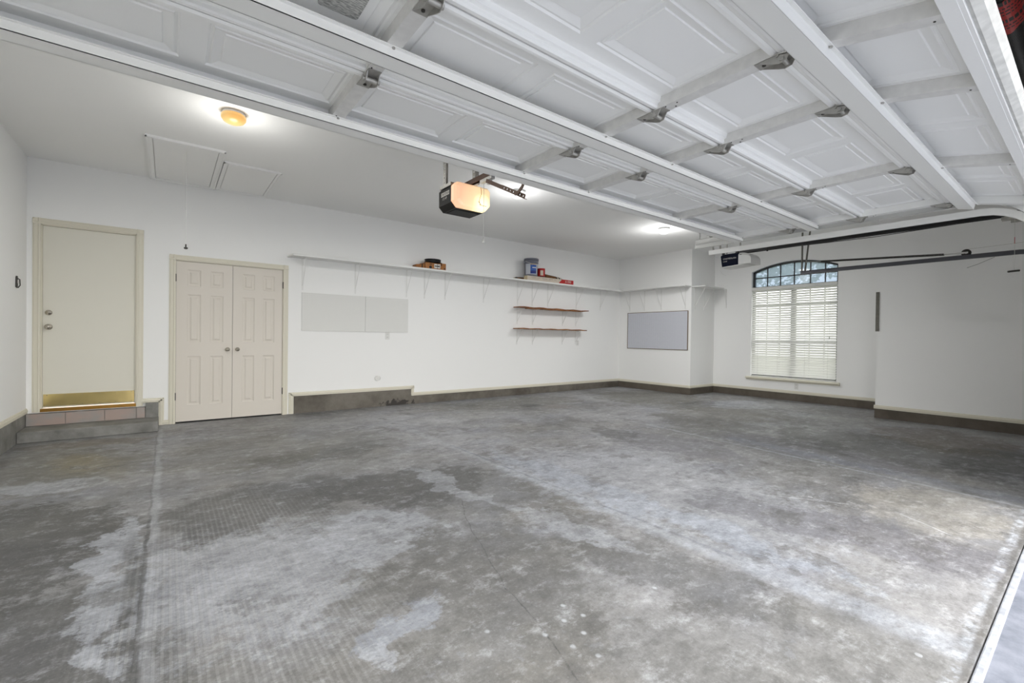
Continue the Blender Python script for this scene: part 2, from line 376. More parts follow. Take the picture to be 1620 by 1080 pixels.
    line(sr(212, 213, 216), (3.55, 1.55), (3.85, 1.1), 0.012, 0.6, gatef, 0.3, pv=PT)
    line(sr(215, 216, 218), (3.95, 0.85), (3.75, 0.55), 0.010, 0.7, gatef, 0.3, pv=PT)
    pts = [(1.66, 2.75), (1.47, 2.35), (1.36, 2.0), (1.24, 1.65), (1.20, 1.39), (1.12, 1.10), (1.04, 0.85)]
    for a, c in zip(pts[:-1], pts[1:]):
        line(sr(112, 110, 108), a, c, 0.05, 0.35, gatev, 0.0, pv=PT)
        line(sr(58, 57, 57), a, c, 0.005, 0.8, gatev, 0.0, pv=PT)
    # pale crust and dark seam along the threshold
    line(sr(200, 204, 210), (2.0, 0.315), (8.5, 0.315), 0.030, 0.8, mr(gatef, 0.4, 0.8), 0.0)
    line(sr(92, 88, 82), (-2.0, 0.282), (9.0, 0.282), 0.02, 0.85, gatef, 0.4, pv=PT)
    for sx, sy in ((1.29, 1.32), (1.36, 1.40), (1.21, 1.19), (1.30, 1.22), (1.38, 1.30), (1.25, 1.10), (1.17, 1.30), (1.80, 1.25), (2.9, 1.62), (2.45, 1.12), (3.3, 1.45), (1.0, 1.45)):
        blob(sr(206, 208, 210), (sx, sy), 0.013, 0.014, 0, 0.75, None, pv=P)
    blob(sr(196, 198, 202), (0.60, 1.60), 0.07, 0.05, 20, 0.75, gatef, 0.2, pv=PT)
    # fine mottling and paint specks
    col = mix(col, sr(82, 81, 78), mr(noise(3.6, 10, 0.78, stretch=(1, 1.4, 1)), 0.50, 0.70, 0, 0.6))
    col = mix(col, sr(198, 199, 201), mr(noise(5.5, 10, 0.8, stretch=(1, 1.3, 1)), 0.53, 0.70, 0, 0.55))
    col = mix(col, sr(90, 88, 86), mr(noise(38.0, 8, 0.8), 0.50, 0.70, 0, 0.5))
    col = mix(col, sr(188, 188, 188), mr(noise(60.0, 7, 0.8), 0.54, 0.72, 0, 0.5))
    vo = N(nt, 'ShaderNodeTexVoronoi'); vo.inputs['Scale'].default_value = 2.6; L.new(PT, vo.inputs['Vector'])
    vs = N(nt, 'ShaderNodeSeparateColor'); L.new(vo.outputs['Color'], vs.inputs[0])
    sz = mr(vs.outputs[0], 0.45, 1.0, 0.0, 0.075)
    cmp_ = N(nt, 'ShaderNodeMath', operation='LESS_THAN'); L.new(vo.outputs['Distance'], cmp_.inputs[0]); L.new(sz, cmp_.inputs[1])
    col = mix(col, sr(212, 213, 215), mul(cmp_.outputs[0], 0.55))
    def mulc(f):
        nonlocal col
        n = N(nt, 'ShaderNodeVectorMath', operation='SCALE'); L.new(col, n.inputs[0]); L.new(f, n.inputs['Scale']); col = n.outputs[0]
    mulc(mr(noise(2.2, 9, 0.75, stretch=(1, 1.5, 1), dist=0.6), 0.34, 0.66, 0.72, 1.02))
    mulc(mr(noise(11.0, 10, 0.82, stretch=(1, 1.3, 1)), 0.34, 0.66, 0.76, 1.24))
    n = N(nt, 'ShaderNodeVectorMath', operation='MULTIPLY'); L.new(col, n.inputs[0]); n.inputs[1].default_value = (0.965, 0.985, 1.02); col = n.outputs[0]
    L.new(col, b.inputs['Base Color'])
    rg = mr(noise(1.2, 5), 0.35, 0.65, 0.42, 0.62); L.new(rg, b.inputs['Roughness'])
    h1 = noise(35, 6, 0.7); ad = N(nt, 'ShaderNodeMath', operation='ADD'); L.new(h1, ad.inputs[0]); L.new(mul(ridge, 1.2), ad.inputs[1])
    bp = N(nt, 'ShaderNodeBump'); bp.inputs['Strength'].default_value = 0.25; bp.inputs['Distance'].default_value = 0.004
    L.new(ad.outputs[0], bp.inputs['Height']); L.new(bp.outputs[0], b.inputs['Normal'])
    return m
M_floor = floor_material()

def pegboard_mat(name, base, hole, axis, pitch=0.0254, seam=None):
    m = bpy.data.materials.new(name); m.use_nodes = True; nt = m.node_tree; L = nt.links; b = nt.nodes['Principled BSDF']
    g = N(nt, 'ShaderNodeNewGeometry'); v = N(nt, 'ShaderNodeVectorMath', operation='SCALE'); v.inputs['Scale'].default_value = 1/pitch
    L.new(g.outputs['Position'], v.inputs[0])
    f = N(nt, 'ShaderNodeVectorMath', operation='FRACTION'); L.new(v.outputs[0], f.inputs[0])
    s = N(nt, 'ShaderNodeVectorMath', operation='SUBTRACT'); s.inputs[1].default_value = (.5, .5, .5); L.new(f.outputs[0], s.inputs[0])
    k = N(nt, 'ShaderNodeVectorMath', operation='MULTIPLY'); k.inputs[1].default_value = (1, 0, 1) if axis == 'y' else (0, 1, 1); L.new(s.outputs[0], k.inputs[0])
    ln = N(nt, 'ShaderNodeVectorMath', operation='LENGTH'); L.new(k.outputs[0], ln.inputs[0])
    c = N(nt, 'ShaderNodeMath', operation='LESS_THAN'); c.inputs[1].default_value = 0.17; L.new(ln.outputs['Value'], c.inputs[0])
    mx = N(nt, 'ShaderNodeMix', data_type='RGBA'); mx.inputs[6].default_value = base; mx.inputs[7].default_value = hole; L.new(c.outputs[0], mx.inputs[0])
    L.new(mx.outputs[2], b.inputs['Base Color']); b.inputs['Roughness'].default_value = 0.7
    return m
M_peg = pegboard_mat('white_pegboard', sr(232, 232, 228), sr(186, 186, 182), 'y')
M_pegb = pegboard_mat('pale_blue_pegboard', sr(206, 208, 216), sr(160, 162, 170), 'x')

def wood_mat(name, c1, c2, sc=(3, 60, 60)):
    m = bpy.data.materials.new(name); m.use_nodes = True; nt = m.node_tree; L = nt.links; b = nt.nodes['Principled BSDF']
    g = N(nt, 'ShaderNodeNewGeometry'); v = N(nt, 'ShaderNodeVectorMath', operation='MULTIPLY'); v.inputs[1].default_value = sc; L.new(g.outputs['Position'], v.inputs[0])
    n = N(nt, 'ShaderNodeTexNoise'); n.inputs['Scale'].default_value = 1; n.inputs['Detail'].default_value = 6; L.new(v.outputs[0], n.inputs['Vector'])
    cr = N(nt, 'ShaderNodeValToRGB'); cr.color_ramp.elements[0].position = .35; cr.color_ramp.elements[1].position = .65
    cr.color_ramp.elements[0].color = c1; cr.color_ramp.elements[1].color = c2
    L.new(n.outputs['Fac'], cr.inputs[0]); L.new(cr.outputs[0], b.inputs['Base Color']); b.inputs['Roughness'].default_value = 0.5
    return m
M_wood = wood_mat('cedar_board', sr(98, 54, 24), sr(146, 88, 42))
M_wood2 = wood_mat('cedar_board_lighter', sr(108, 66, 30), sr(164, 108, 56))
M_card = wood_mat('cardboard', sr(150, 96, 44), sr(172, 112, 54), (12, 12, 12))
M_cardw = mat('white_carton', sr(206, 194, 178), 0.6)
M_canvas = mat('brown_canvas', sr(104, 68, 34), 0.8, noise=0.25, nscale=20)
def tile_mat():
    m = bpy.data.materials.new('riser_tile'); m.use_nodes = True; nt = m.node_tree; L = nt.links; b = nt.nodes['Principled BSDF']
    g = N(nt, 'ShaderNodeNewGeometry'); n = N(nt, 'ShaderNodeTexNoise'); n.inputs['Scale'].default_value = 7; n.inputs['Detail'].default_value = 5; L.new(g.outputs['Position'], n.inputs['Vector'])
    cr = N(nt, 'ShaderNodeValToRGB'); cr.color_ramp.elements[0].position = .38; cr.color_ramp.elements[1].position = .62
    cr.color_ramp.elements[0].color = sr(156, 152, 148); cr.color_ramp.elements[1].color = sr(170, 152, 143)
    L.new(n.outputs['Fac'], cr.inputs[0]); L.new(cr.outputs[0], b.inputs['Base Color']); b.inputs['Roughness'].default_value = 0.5
    return m
M_tile = tile_mat()
M_grout = mat('grout', sr(126, 122, 118), 0.8)

def glass_mat(name, tint, fac):
    m = bpy.data.materials.new(name); m.use_nodes = True; nt = m.node_tree; nt.nodes.clear()
    o = N(nt, 'ShaderNodeOutputMaterial'); t = N(nt, 'ShaderNodeBsdfTransparent'); t.inputs['Color'].default_value = tint
    g = N(nt, 'ShaderNodeBsdfGlossy'); g.inputs['Roughness'].default_value = 0.05; mx = N(nt, 'ShaderNodeMixShader'); mx.inputs[0].default_value = fac
    nt.links.new(t.outputs[0], mx.inputs[1]); nt.links.new(g.outputs[0], mx.inputs[2]); nt.links.new(mx.outputs[0], o.inputs[0]); return m
M_glass = glass_mat('window_glass', (0.62, 0.64, 0.66, 1), 0.02)
M_glasst = glass_mat('tinted_arch_glass', (0.13, 0.155, 0.195, 1), 0.02)
_nt = M_glasst.node_tree; _tl = N(_nt, 'ShaderNodeBsdfTranslucent'); _tl.inputs['Color'].default_value = (0.15, 0.19, 0.235, 1); _mx = N(_nt, 'ShaderNodeMixShader'); _mx.inputs[0].default_value = 0.6
_o = [n for n in _nt.nodes if n.type == 'OUTPUT_MATERIAL'][0]; _src = _o.inputs[0].links[0].from_socket
_nt.links.new(_src, _mx.inputs[1]); _nt.links.new(_tl.outputs[0], _mx.inputs[2]); _nt.links.new(_mx.outputs[0], _o.inputs[0])

# ------------------------------------------------------------------ room
YA, XL, XB1, XB2, XB3, ZC = 7.17, -1.24, 8.72, 9.64, 8.64, 3.065
YR, YJ, YF = 5.27, 2.13, 0.14           # return of the niche, jog, inner face of the front wall
FX0, FX1 = -0.64, 4.80                  # big opening
GX0, GX1 = 5.10, 7.66                   # small opening

mb = MB(); mb.box(XL-0.2, 0.27, -0.12, XB2+0.2, YA+0.1, 0.0)
fl = mb.build('floor', M_floor, kind='structure')
mb = MB(); mb.box(-14, -16, -0.14, 16, 0.262, -0.012); mb.build('driveway', M_drive, kind='structure')
mb = MB(); mb.box(-14, 0.238, -0.03, 16, 0.266, -0.004); mb.build('trim_3', M_lip, kind='structure', bevel=0.006)
mb = MB(); mb.box(9.95, -16, -0.2, 40, 30, -0.15); mb.build('ground', M_ground, kind='structure')
mb = MB(); mb.box(XL-0.2, -0.15, ZC, XB2+0.3, YA+0.2, ZC+0.12); mb.build('ceiling', M_ceil, kind='structure')
mb = MB(); mb.box(XL-0.15, -0.15, -0.1, XL, YA+0.15, ZC); mb.build('wall_left', M_wall, kind='structure')
# back wall with the entry-door and closet openings
D1 = (-1.13, -0.31, 0.285, 2.345)       # entry door leaf
D2 = (0.07, 1.312, 0.0, 2.085)          # closet
mb = MB(); T = YA+0.15
mb.box(XL, YA, -0.1, D1[0], T, ZC); mb.box(D1[0], YA, -0.1, D1[1], T, D1[2]-0.03); mb.box(D1[0], YA, D1[3]+0.01, D1[1], T, ZC)
mb.box(D1[1], YA, -0.1, D2[0], T, ZC); mb.box(D2[0], YA, D2[3]+0.01, D2[1], T, ZC); mb.box(D2[1], YA, -0.1, XB1+0.15, T, ZC)
mb.build('wall_back', M_wall, kind='structure')
mb = MB(); mb.box(D2[0]-0.1, T, -0.1, D2[1]+0.1, T+0.05, 2.3); mb.box(D2[0], YA+0.045, -0.02, D2[1], T, 0.002); mb.build('wall_closet', M_darkhole, kind='structure')
# right wall: pegboard wall, niche return, window wall, jog, near wall
WY0, WY1, WZ0, WZS, WZT = 2.95, 4.47, 0.42, 2.57, 2.725
def arch_z(y):
    c = (WY0+WY1)/2; h = (WY1-WY0)/2; s = WZT-WZS; R = (h*h+s*s)/(2*s); return WZT-R+math.sqrt(max(0, R*R-(y-c)**2))
mb = MB(); mb.box(XB1, YR, -0.1, XB1+0.15, YA, ZC); mb.build('wall_right', M_wall, kind='structure')
mb = MB(); mb.box(XB1+0.15, YR, -0.1, XB2+0.2, YR+0.15, ZC); mb.build('wall_niche', M_wall, kind='structure')
mb = MB(); X0, X1 = XB2, XB2+0.16
mb.box(X0, YJ-0.15, -0.1, X1, WY0, ZC); mb.box(X0, WY1, -0.1, X1, YR, ZC); mb.box(X0, WY0, -0.1, X1, WY1, WZ0)
NS = 24
for i in range(NS):
    ya = WY0+(WY1-WY0)*i/NS; yb = WY0+(WY1-WY0)*(i+1)/NS
    za, zb = arch_z(ya), arch_z(yb)
    v = [(X0,ya,za),(X0,yb,zb),(X0,yb,ZC),(X0,ya,ZC),(X1,ya,za),(X1,yb,zb),(X1,yb,ZC),(X1,ya,ZC)]
    mb.add(v, [(0,1,2,3),(4,5,6,7),(0,1,5,4)])
mb.build('wall_window', M_wall, kind='structure')
mb = MB(); mb.box(XB3, -0.15, -0.1, XB3+0.15, YJ, ZC); mb.box(XB3+0.15, YJ-0.15, -0.1, XB2, YJ, ZC); mb.build('wall_near_right', M_wall, kind='structure')
mb = MB()
mb.box(XL, -0.15, -0.1, FX0, YF, ZC); mb.box(FX1, -0.15, -0.1, GX0, YF, ZC); mb.box(GX1, -0.15, -0.1, XB3, YF, ZC)
mb.box(FX0, -0.15, 2.2, FX1, YF, ZC); mb.box(GX0, -0.15, 2.12, GX1, YF, ZC)
mb.build('wall_front', M_wall, kind='structure')

# exposed concrete footing below the trim
mb = MB()
mb.box(1.462, YA-0.006, 0, 3.30, YA, 0.256); mb.box(3.30, YA-0.006, 0, XB1, YA, 0.14)
mb.build('stem_wall_back', M_stem, kind='structure')
mb = MB(); mb.box(XB1-0.006, YR, 0, XB1, YA-0.006, 0.14); mb.box(XB1-0.006, YR-0.006, 0, XB2-0.006, YR, 0.14); mb.box(XB2-0.006, YJ, 0, XB2, YR-0.006, 0.14)
mb.box(XB3-0.006, YF, 0, XB3, YJ+0.006, 0.14); mb.build('stem_wall_right', M_stemd, kind='structure')
mb = MB(); mb.box(XL, YF, 0, XL+0.012, 6.70, 0.25); mb.box(XL, 6.70, 0.0, XL+0.010, YA, 0.25); mb.build('stem_wall_left', M_stemb, kind='structure')
# trim band profile: cream moulding
def band(mb, a, b, wdt, out, nrm):
    """moulding from a to b, wdt tall across, sticking out along nrm"""
    a = Vector(a); b = Vector(b); d = (b-a).normalized(); n = Vector(nrm); u = n.cross(d).normalized()
    prof = [(0, 0), (0, out*0.75), (wdt*0.22, out*0.75), (wdt*0.30, out), (wdt*0.62, out), (wdt*0.72, out*0.6), (wdt*0.92, out*0.6), (wdt, 0)]
    v = [p+u*(q-wdt/2)+n*r for p in (a, b) for q, r in prof]; k = len(prof)
    mb.add(v, [tuple(range(k)), tuple(range(k, 2*k))[::-1]]+[(i, i+1, i+1+k, i+k) for i in range(k-1)])
mb = MB(); BW = 0.055
ny = (0,-1,0)
band(mb, (-0.262, YA, 0.315), (-0.04, YA, 0.315), BW, 0.016, ny)
band(mb, (-0.065, YA, 0.342), (-0.065, YA, 0.0), BW, 0.016, ny)
band(mb, (-0.092, YA, 0.028), (0.005, YA, 0.028), BW, 0.014, ny)
band(mb, (1.425, YA, 0.0), (1.425, YA, 0.312), BW+0.01, 0.016, ny)
band(mb, (1.39, YA, 0.284), (3.357, YA, 0.284), BW, 0.016, ny)
band(mb, (3.33, YA, 0.312), (3.33, YA, 0.14), BW, 0.016, ny)
band(mb, (3.302, YA, 0.168), (XB1, YA, 0.168), BW, 0.016, ny)
mb.build('baseboard_back', M_trim, kind='structure')
mb = MB()
band(mb, (XB1, YA, 0.168), (XB1, YR-0.014, 0.168), BW, 0.016, (-1,0,0))
band(mb, (XB1-0.014, YR, 0.168), (XB2, YR, 0.168), BW, 0.016, ny)
band(mb, (XB2, YR, 0.168), (XB2, YJ, 0.168), BW, 0.016, (-1,0,0))
band(mb, (XB3, YJ+0.014, 0.168), (XB3, YF, 0.168), BW, 0.016, (-1,0,0))
mb.build('baseboard_right', M_trim, kind='structure')
mb = MB(); band(mb, (XL, YF, 0.278), (XL, YA, 0.278), BW, 0.016, (1,0,0)); mb.build('baseboard_left', M_trim, kind='structure')

# entry step with tiled riser
mb = MB(); mb.box(XL+0.012, 6.70, 0, -0.09, YA, 0.115); mb.build('entry_step', M_stemb, bevel=0.008, label='low grey concrete step below the cream entry door', category='step')
mb = MB(); mb.box(-0.215, 7.085, 0.116, -0.093, YA, 0.292); mb.build('trim_1', M_stemb, kind='structure')
tr = sthing('trim_2', (-0.72, 7.1, 0.116))
MB().box(XL+0.012, 7.095, 0.116, -0.217, YA, 0.245).build('grout', M_grout, tr)
xs = [XL+0.014, -0.905, -0.60, -0.325, -0.219]
xs = [XL+0.014, -0.915, -0.585, -0.30, -0.219]
for a, b in zip(xs[:-1], xs[1:]): MB().box(a, 7.088, 0.118, b-0.006, 7.096, 0.243).build('riser_tile', M_tile, tr)

# ------------------------------------------------------------------ doors
def casing(mb, x0, x1, z0, z1, wdt=0.065):
    for (a, b) in (((x0-wdt/2, YA, z0), (x0-wdt/2, YA, z1+wdt)), ((x1+wdt/2, YA, z1+wdt), (x1+wdt/2, YA, z0)), ((x0-wdt, YA, z1+wdt/2), (x1+wdt, YA, z1+wdt/2))):
        a = Vector(a); b = Vector(b); d = (b-a).normalized(); n = Vector((0,-1,0)); u = n.cross(d)
        prof = [(0,0),(0,0.02),(wdt*0.25,0.022),(wdt*0.35,0.016),(wdt*0.8,0.014),(wdt*0.86,0.009),(wdt,0.008),(wdt,0)]
        if (b.z-a.z) < 0 or abs(b.x-a.x) > 0.1: pass
        v = [p+u*(q-wdt/2)+n*r for p in (a, b) for q, r in prof]; k = len(prof)
        mb.add(v, [tuple(range(k)), tuple(range(k, 2*k))[::-1]]+[(i, i+1, i+1+k, i+k) for i in range(k-1)])
d1 = sthing('door_1', (-0.72, YA, 0.28))
mb = MB(); casing(mb, D1[0], D1[1], D1[2]-0.03, D1[3]); 
mb.box(D1[0]-0.004, YA-0.006, D1[2], D1[0]+0.012, YA+0.12, D1[3]); mb.box(D1[1]-0.012, YA-0.006, D1[2], D1[1]+0.004, YA+0.12, D1[3]); mb.box(D1[0], YA-0.006, D1[3]-0.010, D1[1], YA+0.12, D1[3]+0.01)
mb.build('door_frame', M_trim, d1)
MB().box(D1[0]+0.013, YA+0.02, D1[2]+0.012, D1[1]-0.013, YA+0.06, D1[3]-0.012).build('door_panel', M_door, d1)
MB().box(D1[0]+0.02, YA+0.012, 0.312, D1[1]-0.018, YA+0.02, 0.448).build('kick_plate', M_brass, d1, bevel=0.001, label='polished brass kick plate')
MB().box(D1[0]-0.01, YA-0.02, D1[2]-0.03, D1[1]+0.005, YA+0.10, D1[2]+0.006).build('threshold', M_gold, d1)
mb = MB()
for i in range(6):
    for z in (0.325, 0.436): mb.lathe([(0.0,-0.003),(0.005,-0.002),(0.005,0)], (D1[0]+0.05+i*0.145, YA+0.012, z), 'y', 8)
mb.build('screw', M_nickel, d1)
def knob(parent, x, y, z, r=0.028, name='knob', key=True):
    MB().lathe([(0.0,0),(r*1.15,0),(r*1.15,-0.006),(r*0.95,-0.012),(r*0.4,-0.014),(r*0.36,-0.03),(r*0.8,-0.038),(r,-0.052),(r*0.85,-0.066),(0,-0.07)], (x, y, z), 'y', 20).build(name, M_nickel, parent)
knob(d1, -1.07, YA+0.02, 1.205, 0.029, 'door_knob')
MB().lathe([(0,0),(0.030,0),(0.030,-0.008),(0.024,-0.018),(0.010,-0.019),(0.009,-0.022),(0,-0.022)], (-1.07, YA+0.02, 1.365), 'y', 20).build('deadbolt', M_nickel, d1)
d2 = sthing('door_2', (0.69, YA, 0))
mb = MB(); casing(mb, D2[0], D2[1], 0.0, D2[3])
mb.box(D2[0]-0.004, YA-0.006, 0, D2[0]+0.006, YA+0.1, D2[3]); mb.box(D2[1]-0.006, YA-0.006, 0, D2[1]+0.004, YA+0.1, D2[3]); mb.box(D2[0], YA-0.006, D2[3]-0.006, D2[1], YA+0.1, D2[3]+0.01)
mb.build('door_frame', M_trim, d2)
def six_panel(mb, x0, x1, z0, z1, y0):
    """door leaf face with moulded panels, front face at y0"""
    W_ = x1-x0; pa = [(x0+W_*0.185, x0+W_*0.425), (x0+W_*0.59, x0+W_*0.83)]; rows = [(0.222, 0.858), (1.037, 1.655), (1.762, 1.975)]
    xs_ = [x0]+[q for p in pa for q in p]+[x1]; zs_ = [z0]+[q for p in rows for q in p]+[z1]
    for i in range(5):
        for j in range(7):
            a, b, c, d = xs_[i], xs_[i+1], zs_[j], zs_[j+1]
            if i % 2 == 1 and j % 2 == 1:
                rings = [(0,0),(0.010,0.006),(0.022,0.008),(0.030,0.008),(0.046,0.001)]; v = []
                for ins, dp in rings: v += [(a+ins,y0+dp,c+ins),(b-ins,y0+dp,c+ins),(b-ins,y0+dp,d-ins),(a+ins,y0+dp,d-ins)]
                f = []
                for r in range(len(rings)-1):
                    for k in range(4): f.append((r*4+k, r*4+(k+1)%4, (r+1)*4+(k+1)%4, (r+1)*4+k))
                f.append(tuple(range(len(v)-4, len(v)))); mb.add(v, f)
            else: mb.add([(a,y0,c),(b,y0,c),(b,y0,d),(a,y0,d)], [(0,1,2,3)])
    mb.add([(x0,y0,z0),(x1,y0,z0),(x1,y0,z1),(x0,y0,z1),(x0,y0+0.035,z0),(x1,y0+0.035,z0),(x1,y0+0.035,z1),(x0,y0+0.035,z1)],
           [(4,5,6,7),(0,1,5,4),(1,2,6,5),(2,3,7,6),(3,0,4,7)])
for (a, b, kx, hx) in ((D2[0]+0.008, 0.690, 0.637, D2[0]+0.003), (0.694, D2[1]-0.008, 0.751, D2[1]-0.003)):
    mb = MB(); six_panel(mb, a, b, 0.018, D2[3]-0.009, YA+0.004); lf = mb.build('door_leaf', M_closet, d2)
    knob(lf, kx, YA+0.004, 0.944, 0.024, 'door_knob')
    for z in (1.86, 0.345):
        m2 = MB(); m2.box(hx-0.006, YA-0.012, z-0.042, hx+0.006, YA+0.004, z+0.042); m2.tube([(hx, YA-0.013, z-0.048), (hx, YA-0.013, z+0.048)], 0.006, 8)
        m2.build('hinge', M_bolt, lf)

# ------------------------------------------------------------------ window
wn = sthing('window_1', (XB2+0.1, 3.71, WZ0))
mb = MB(); FX = XB2+0.07; FD = XB2+0.13
def fbar(mb, y0, z0, y1, z1, wdt, xa=FX, xb=FD): mb.bar(((xa+xb)/2, y0, z0), ((xa+xb)/2, y1, z1), wdt, xb-xa, up=(1,0,0))
ZB = 2.235
for i in range(24):
    ya = WY0+(WY1-WY0)*i/24; yb = WY0+(WY1-WY0)*(i+1)/24; v = []
    for xx in (FX, FD):
        v += [(xx,ya,arch_z(ya)),(xx,yb,arch_z(yb)),(xx,yb,arch_z(yb)-0.035),(xx,ya,arch_z(ya)-0.035)]
    mb.add(v, [(0,1,2,3),(4,5,6,7),(3,2,6,7)])
mb.box(FX, WY0, WZ0, FD, WY0+0.035, WZS+0.02); mb.box(FX, WY1-0.035, WZ0, FD, WY1, WZS+0.02)
mb.box(FX, WY0, ZB-0.03, FD, WY1, ZB+0.03); mb.box(FX, WY0, WZ0, FD, WY1, WZ0+0.05)
mb.box(FX, 3.665, WZ0, FD, 3.745, ZB); mb.box(FX, WY0, 1.10, FD, WY1, 1.15)
mb.build('window_frame', M_frameblk, wn)
mb = MB(); mx_ = FX+0.02
for y in (4.20, 3.955, 3.705, 3.425, 3.18): mb.box(mx_, y-0.009, ZB, mx_+0.02, y+0.009, arch_z(y)-0.01)
mb.box(mx_, WY0, 2.435, mx_+0.02, WY1, 2.455)
for y in (4.20, 3.955, 3.425, 3.18): mb.box(mx_, y-0.009, WZ0, mx_+0.02, y+0.009, ZB)
for z in (1.88,): mb.box(mx_, WY0, z-0.009, mx_+0.02, WY1, z+0.009)
mb.build('window_muntin', M_frameblk, wn)
mb = MB(); gx = FX+0.04
n_ = 24
for i in range(n_):
    ya = WY0+(WY1-WY0)*i/n_; yb = WY0+(WY1-WY0)*(i+1)/n_
    mb.add([(gx,ya,ZB),(gx,yb,ZB),(gx,yb,arch_z(yb)),(gx,ya,arch_z(ya))], [(0,1,2,3)])
mb.build('arch_glass', M_glasst, wn)
MB().add([(gx,WY0,WZ0),(gx,WY1,WZ0),(gx,WY1,ZB),(gx,WY0,ZB)], [(0,1,2,3)]).build('window_glass', M_glass, wn)
mb = MB(); mb.prism([(XB2-0.065, 0.385),(XB2-0.065, 0.405),(XB2-0.05, 0.418),(XB2+0.08, 0.418),(XB2+0.08, 0.39),(XB2, 0.39),(XB2, 0.355),(XB2-0.02, 0.355),(XB2-0.025, 0.38)], 'y', 2.89, 4.545)
mb.build('window_sill', M_trim, wn, label='cream window sill board')

bl = thing('window_blind', 'white horizontal slat blind filling the lower part of the arched window', 'blind', (XB2+0.03, 3.71, 0.44))
MB().box(XB2-0.012, WY0+0.004, 2.185, XB2+0.055, WY1-0.004, 2.25).build('headrail', M_blind, bl, bevel=0.004)
mb = MB(); z = 2.165; tl = math.radians(52); hw = 0.025
while z > 0.465:
    c, s = math.cos(tl)*hw, math.sin(tl)*hw
    cx = XB2+0.025; t_ = 0.0015
    for (ya, yb) in ((WY0+0.012, WY1-0.012),):
        v = []
        for y in (ya, yb): v += [(cx-c, y, z-s-t_), (cx+c, y, z+s-t_), (cx+c, y, z+s+t_), (cx-c, y, z-s+t_)]
        mb.add(v, [(0,1,2,3),(4,7,6,5),(0,4,5,1),(1,5,6,2),(2,6,7,3),(3,7,4,0)])
    z -= 0.0455
mb.build('slat', M_blind, bl, kind='stuff')
MB().box(XB2, WY0+0.01, 0.420, XB2+0.05, WY1-0.01, 0.444).build('bottom_rail', M_blind, bl, bevel=0.003)
for y in (4.33, 3.95, 3.47, 3.09):
    mb = MB(); mb.tube([(XB2+0.002, y, 2.19), (XB2+0.002, y, 0.46)], 0.0012, 5); mb.tube([(XB2+0.048, y, 2.19), (XB2+0.048, y, 0.46)], 0.0012, 5); mb.build('ladder_cord', M_cord, bl)
mb = MB(); mb.tube([(XB2-0.018, 3.06, 2.18), (XB2-0.018, 3.06, 1.25)], 0.0015, 5); mb.lathe([(0,0),(0.008,0.005),(0.010,0.04),(0,0.055)], (XB2-0.018, 3.06, 1.20), 'z', 10); mb.build('pull_cord', M_cord, bl)

# ------------------------------------------------------------------ sectional overhead doors
PZ = 2.25
def section_mesh(x0, npan, pw, Ls, T):
    """one door section, local (u along x, v along door, w inward); T maps to world"""
    mb = MB(); W_ = npan*pw
    def q(u, v, w): return T(x0+u, v, w)
    m0 = (Ls-0.31)/2; XT = 0.09; us = [-XT]; 
    for i in range(npan): us += [i*pw+0.042, (i+1)*pw-0.042]
    us.append(W_); vs_ = [0, m0, Ls-m0, Ls]
    for i in range(len(us)-1):
        for j in range(3):
            a, b, c, d = us[i], us[i+1], vs_[j], vs_[j+1]
            if j == 1 and i % 2 == 1:
                rings = [(0,0),(0.006,-0.007),(0.014,-0.007),(0.018,-0.001),(0.050,-0.011),(0.053,-0.006)]; v = []
                for ins, dp in rings: v += [q(a+ins,c+ins,dp),q(b-ins,c+ins,dp),q(b-ins,d-ins,dp),q(a+ins,d-ins,dp)]
                f = []
                for r in range(len(rings)-1):
                    for k in range(4): f.append((r*4+k, r*4+(k+1)%4, (r+1)*4+(k+1)%4, (r+1)*4+k))
                f.append(tuple(range(len(v)-4, len(v)))); mb.add(v, f)
            else: mb.add([q(a,c,0),q(b,c,0),q(b,d,0),q(a,d,0)], [(0,1,2,3)])
    # rolled rails along both long edges, and the outer skin
    for (va, vb, s) in ((0.003, 0.032, 1), (Ls-0.003, Ls-0.032, -1)):
        pr = [(va, 0), (va, 0.040), (va+s*0.010, 0.046), (vb-s*0.006, 0.046), (vb, 0.040), (vb, 0.026), (vb+s*0.012, 0.022), (vb+s*0.016, 0)]
        k = len(pr); v = [q(-XT, a, b) for a, b in pr]+[q(W_, a, b) for a, b in pr]
        mb.add(v, [tuple(range(k)), tuple(range(k, 2*k))[::-1]]+[(i, i+1, i+1+k, i+k) for i in range(k-1)])
    mb.add([q(-XT,0,-0.014),q(W_,0,-0.014),q(W_,Ls,-0.014),q(-XT,Ls,-0.014)], [(0,1,2,3)])
    return mb
def bx_T(mb, T, u0, u1, v0, v1, w0, w1):
    P8 = [T(u,v,w_) for w_ in (w0,w1) for (u,v) in ((u0,v0),(u1,v0),(u1,v1),(u0,v1))]
    mb.add(P8, [(0,1,2,3),(4,5,6,7),(0,1,5,4),(1,2,6,5),(2,3,7,6),(3,0,4,7)])
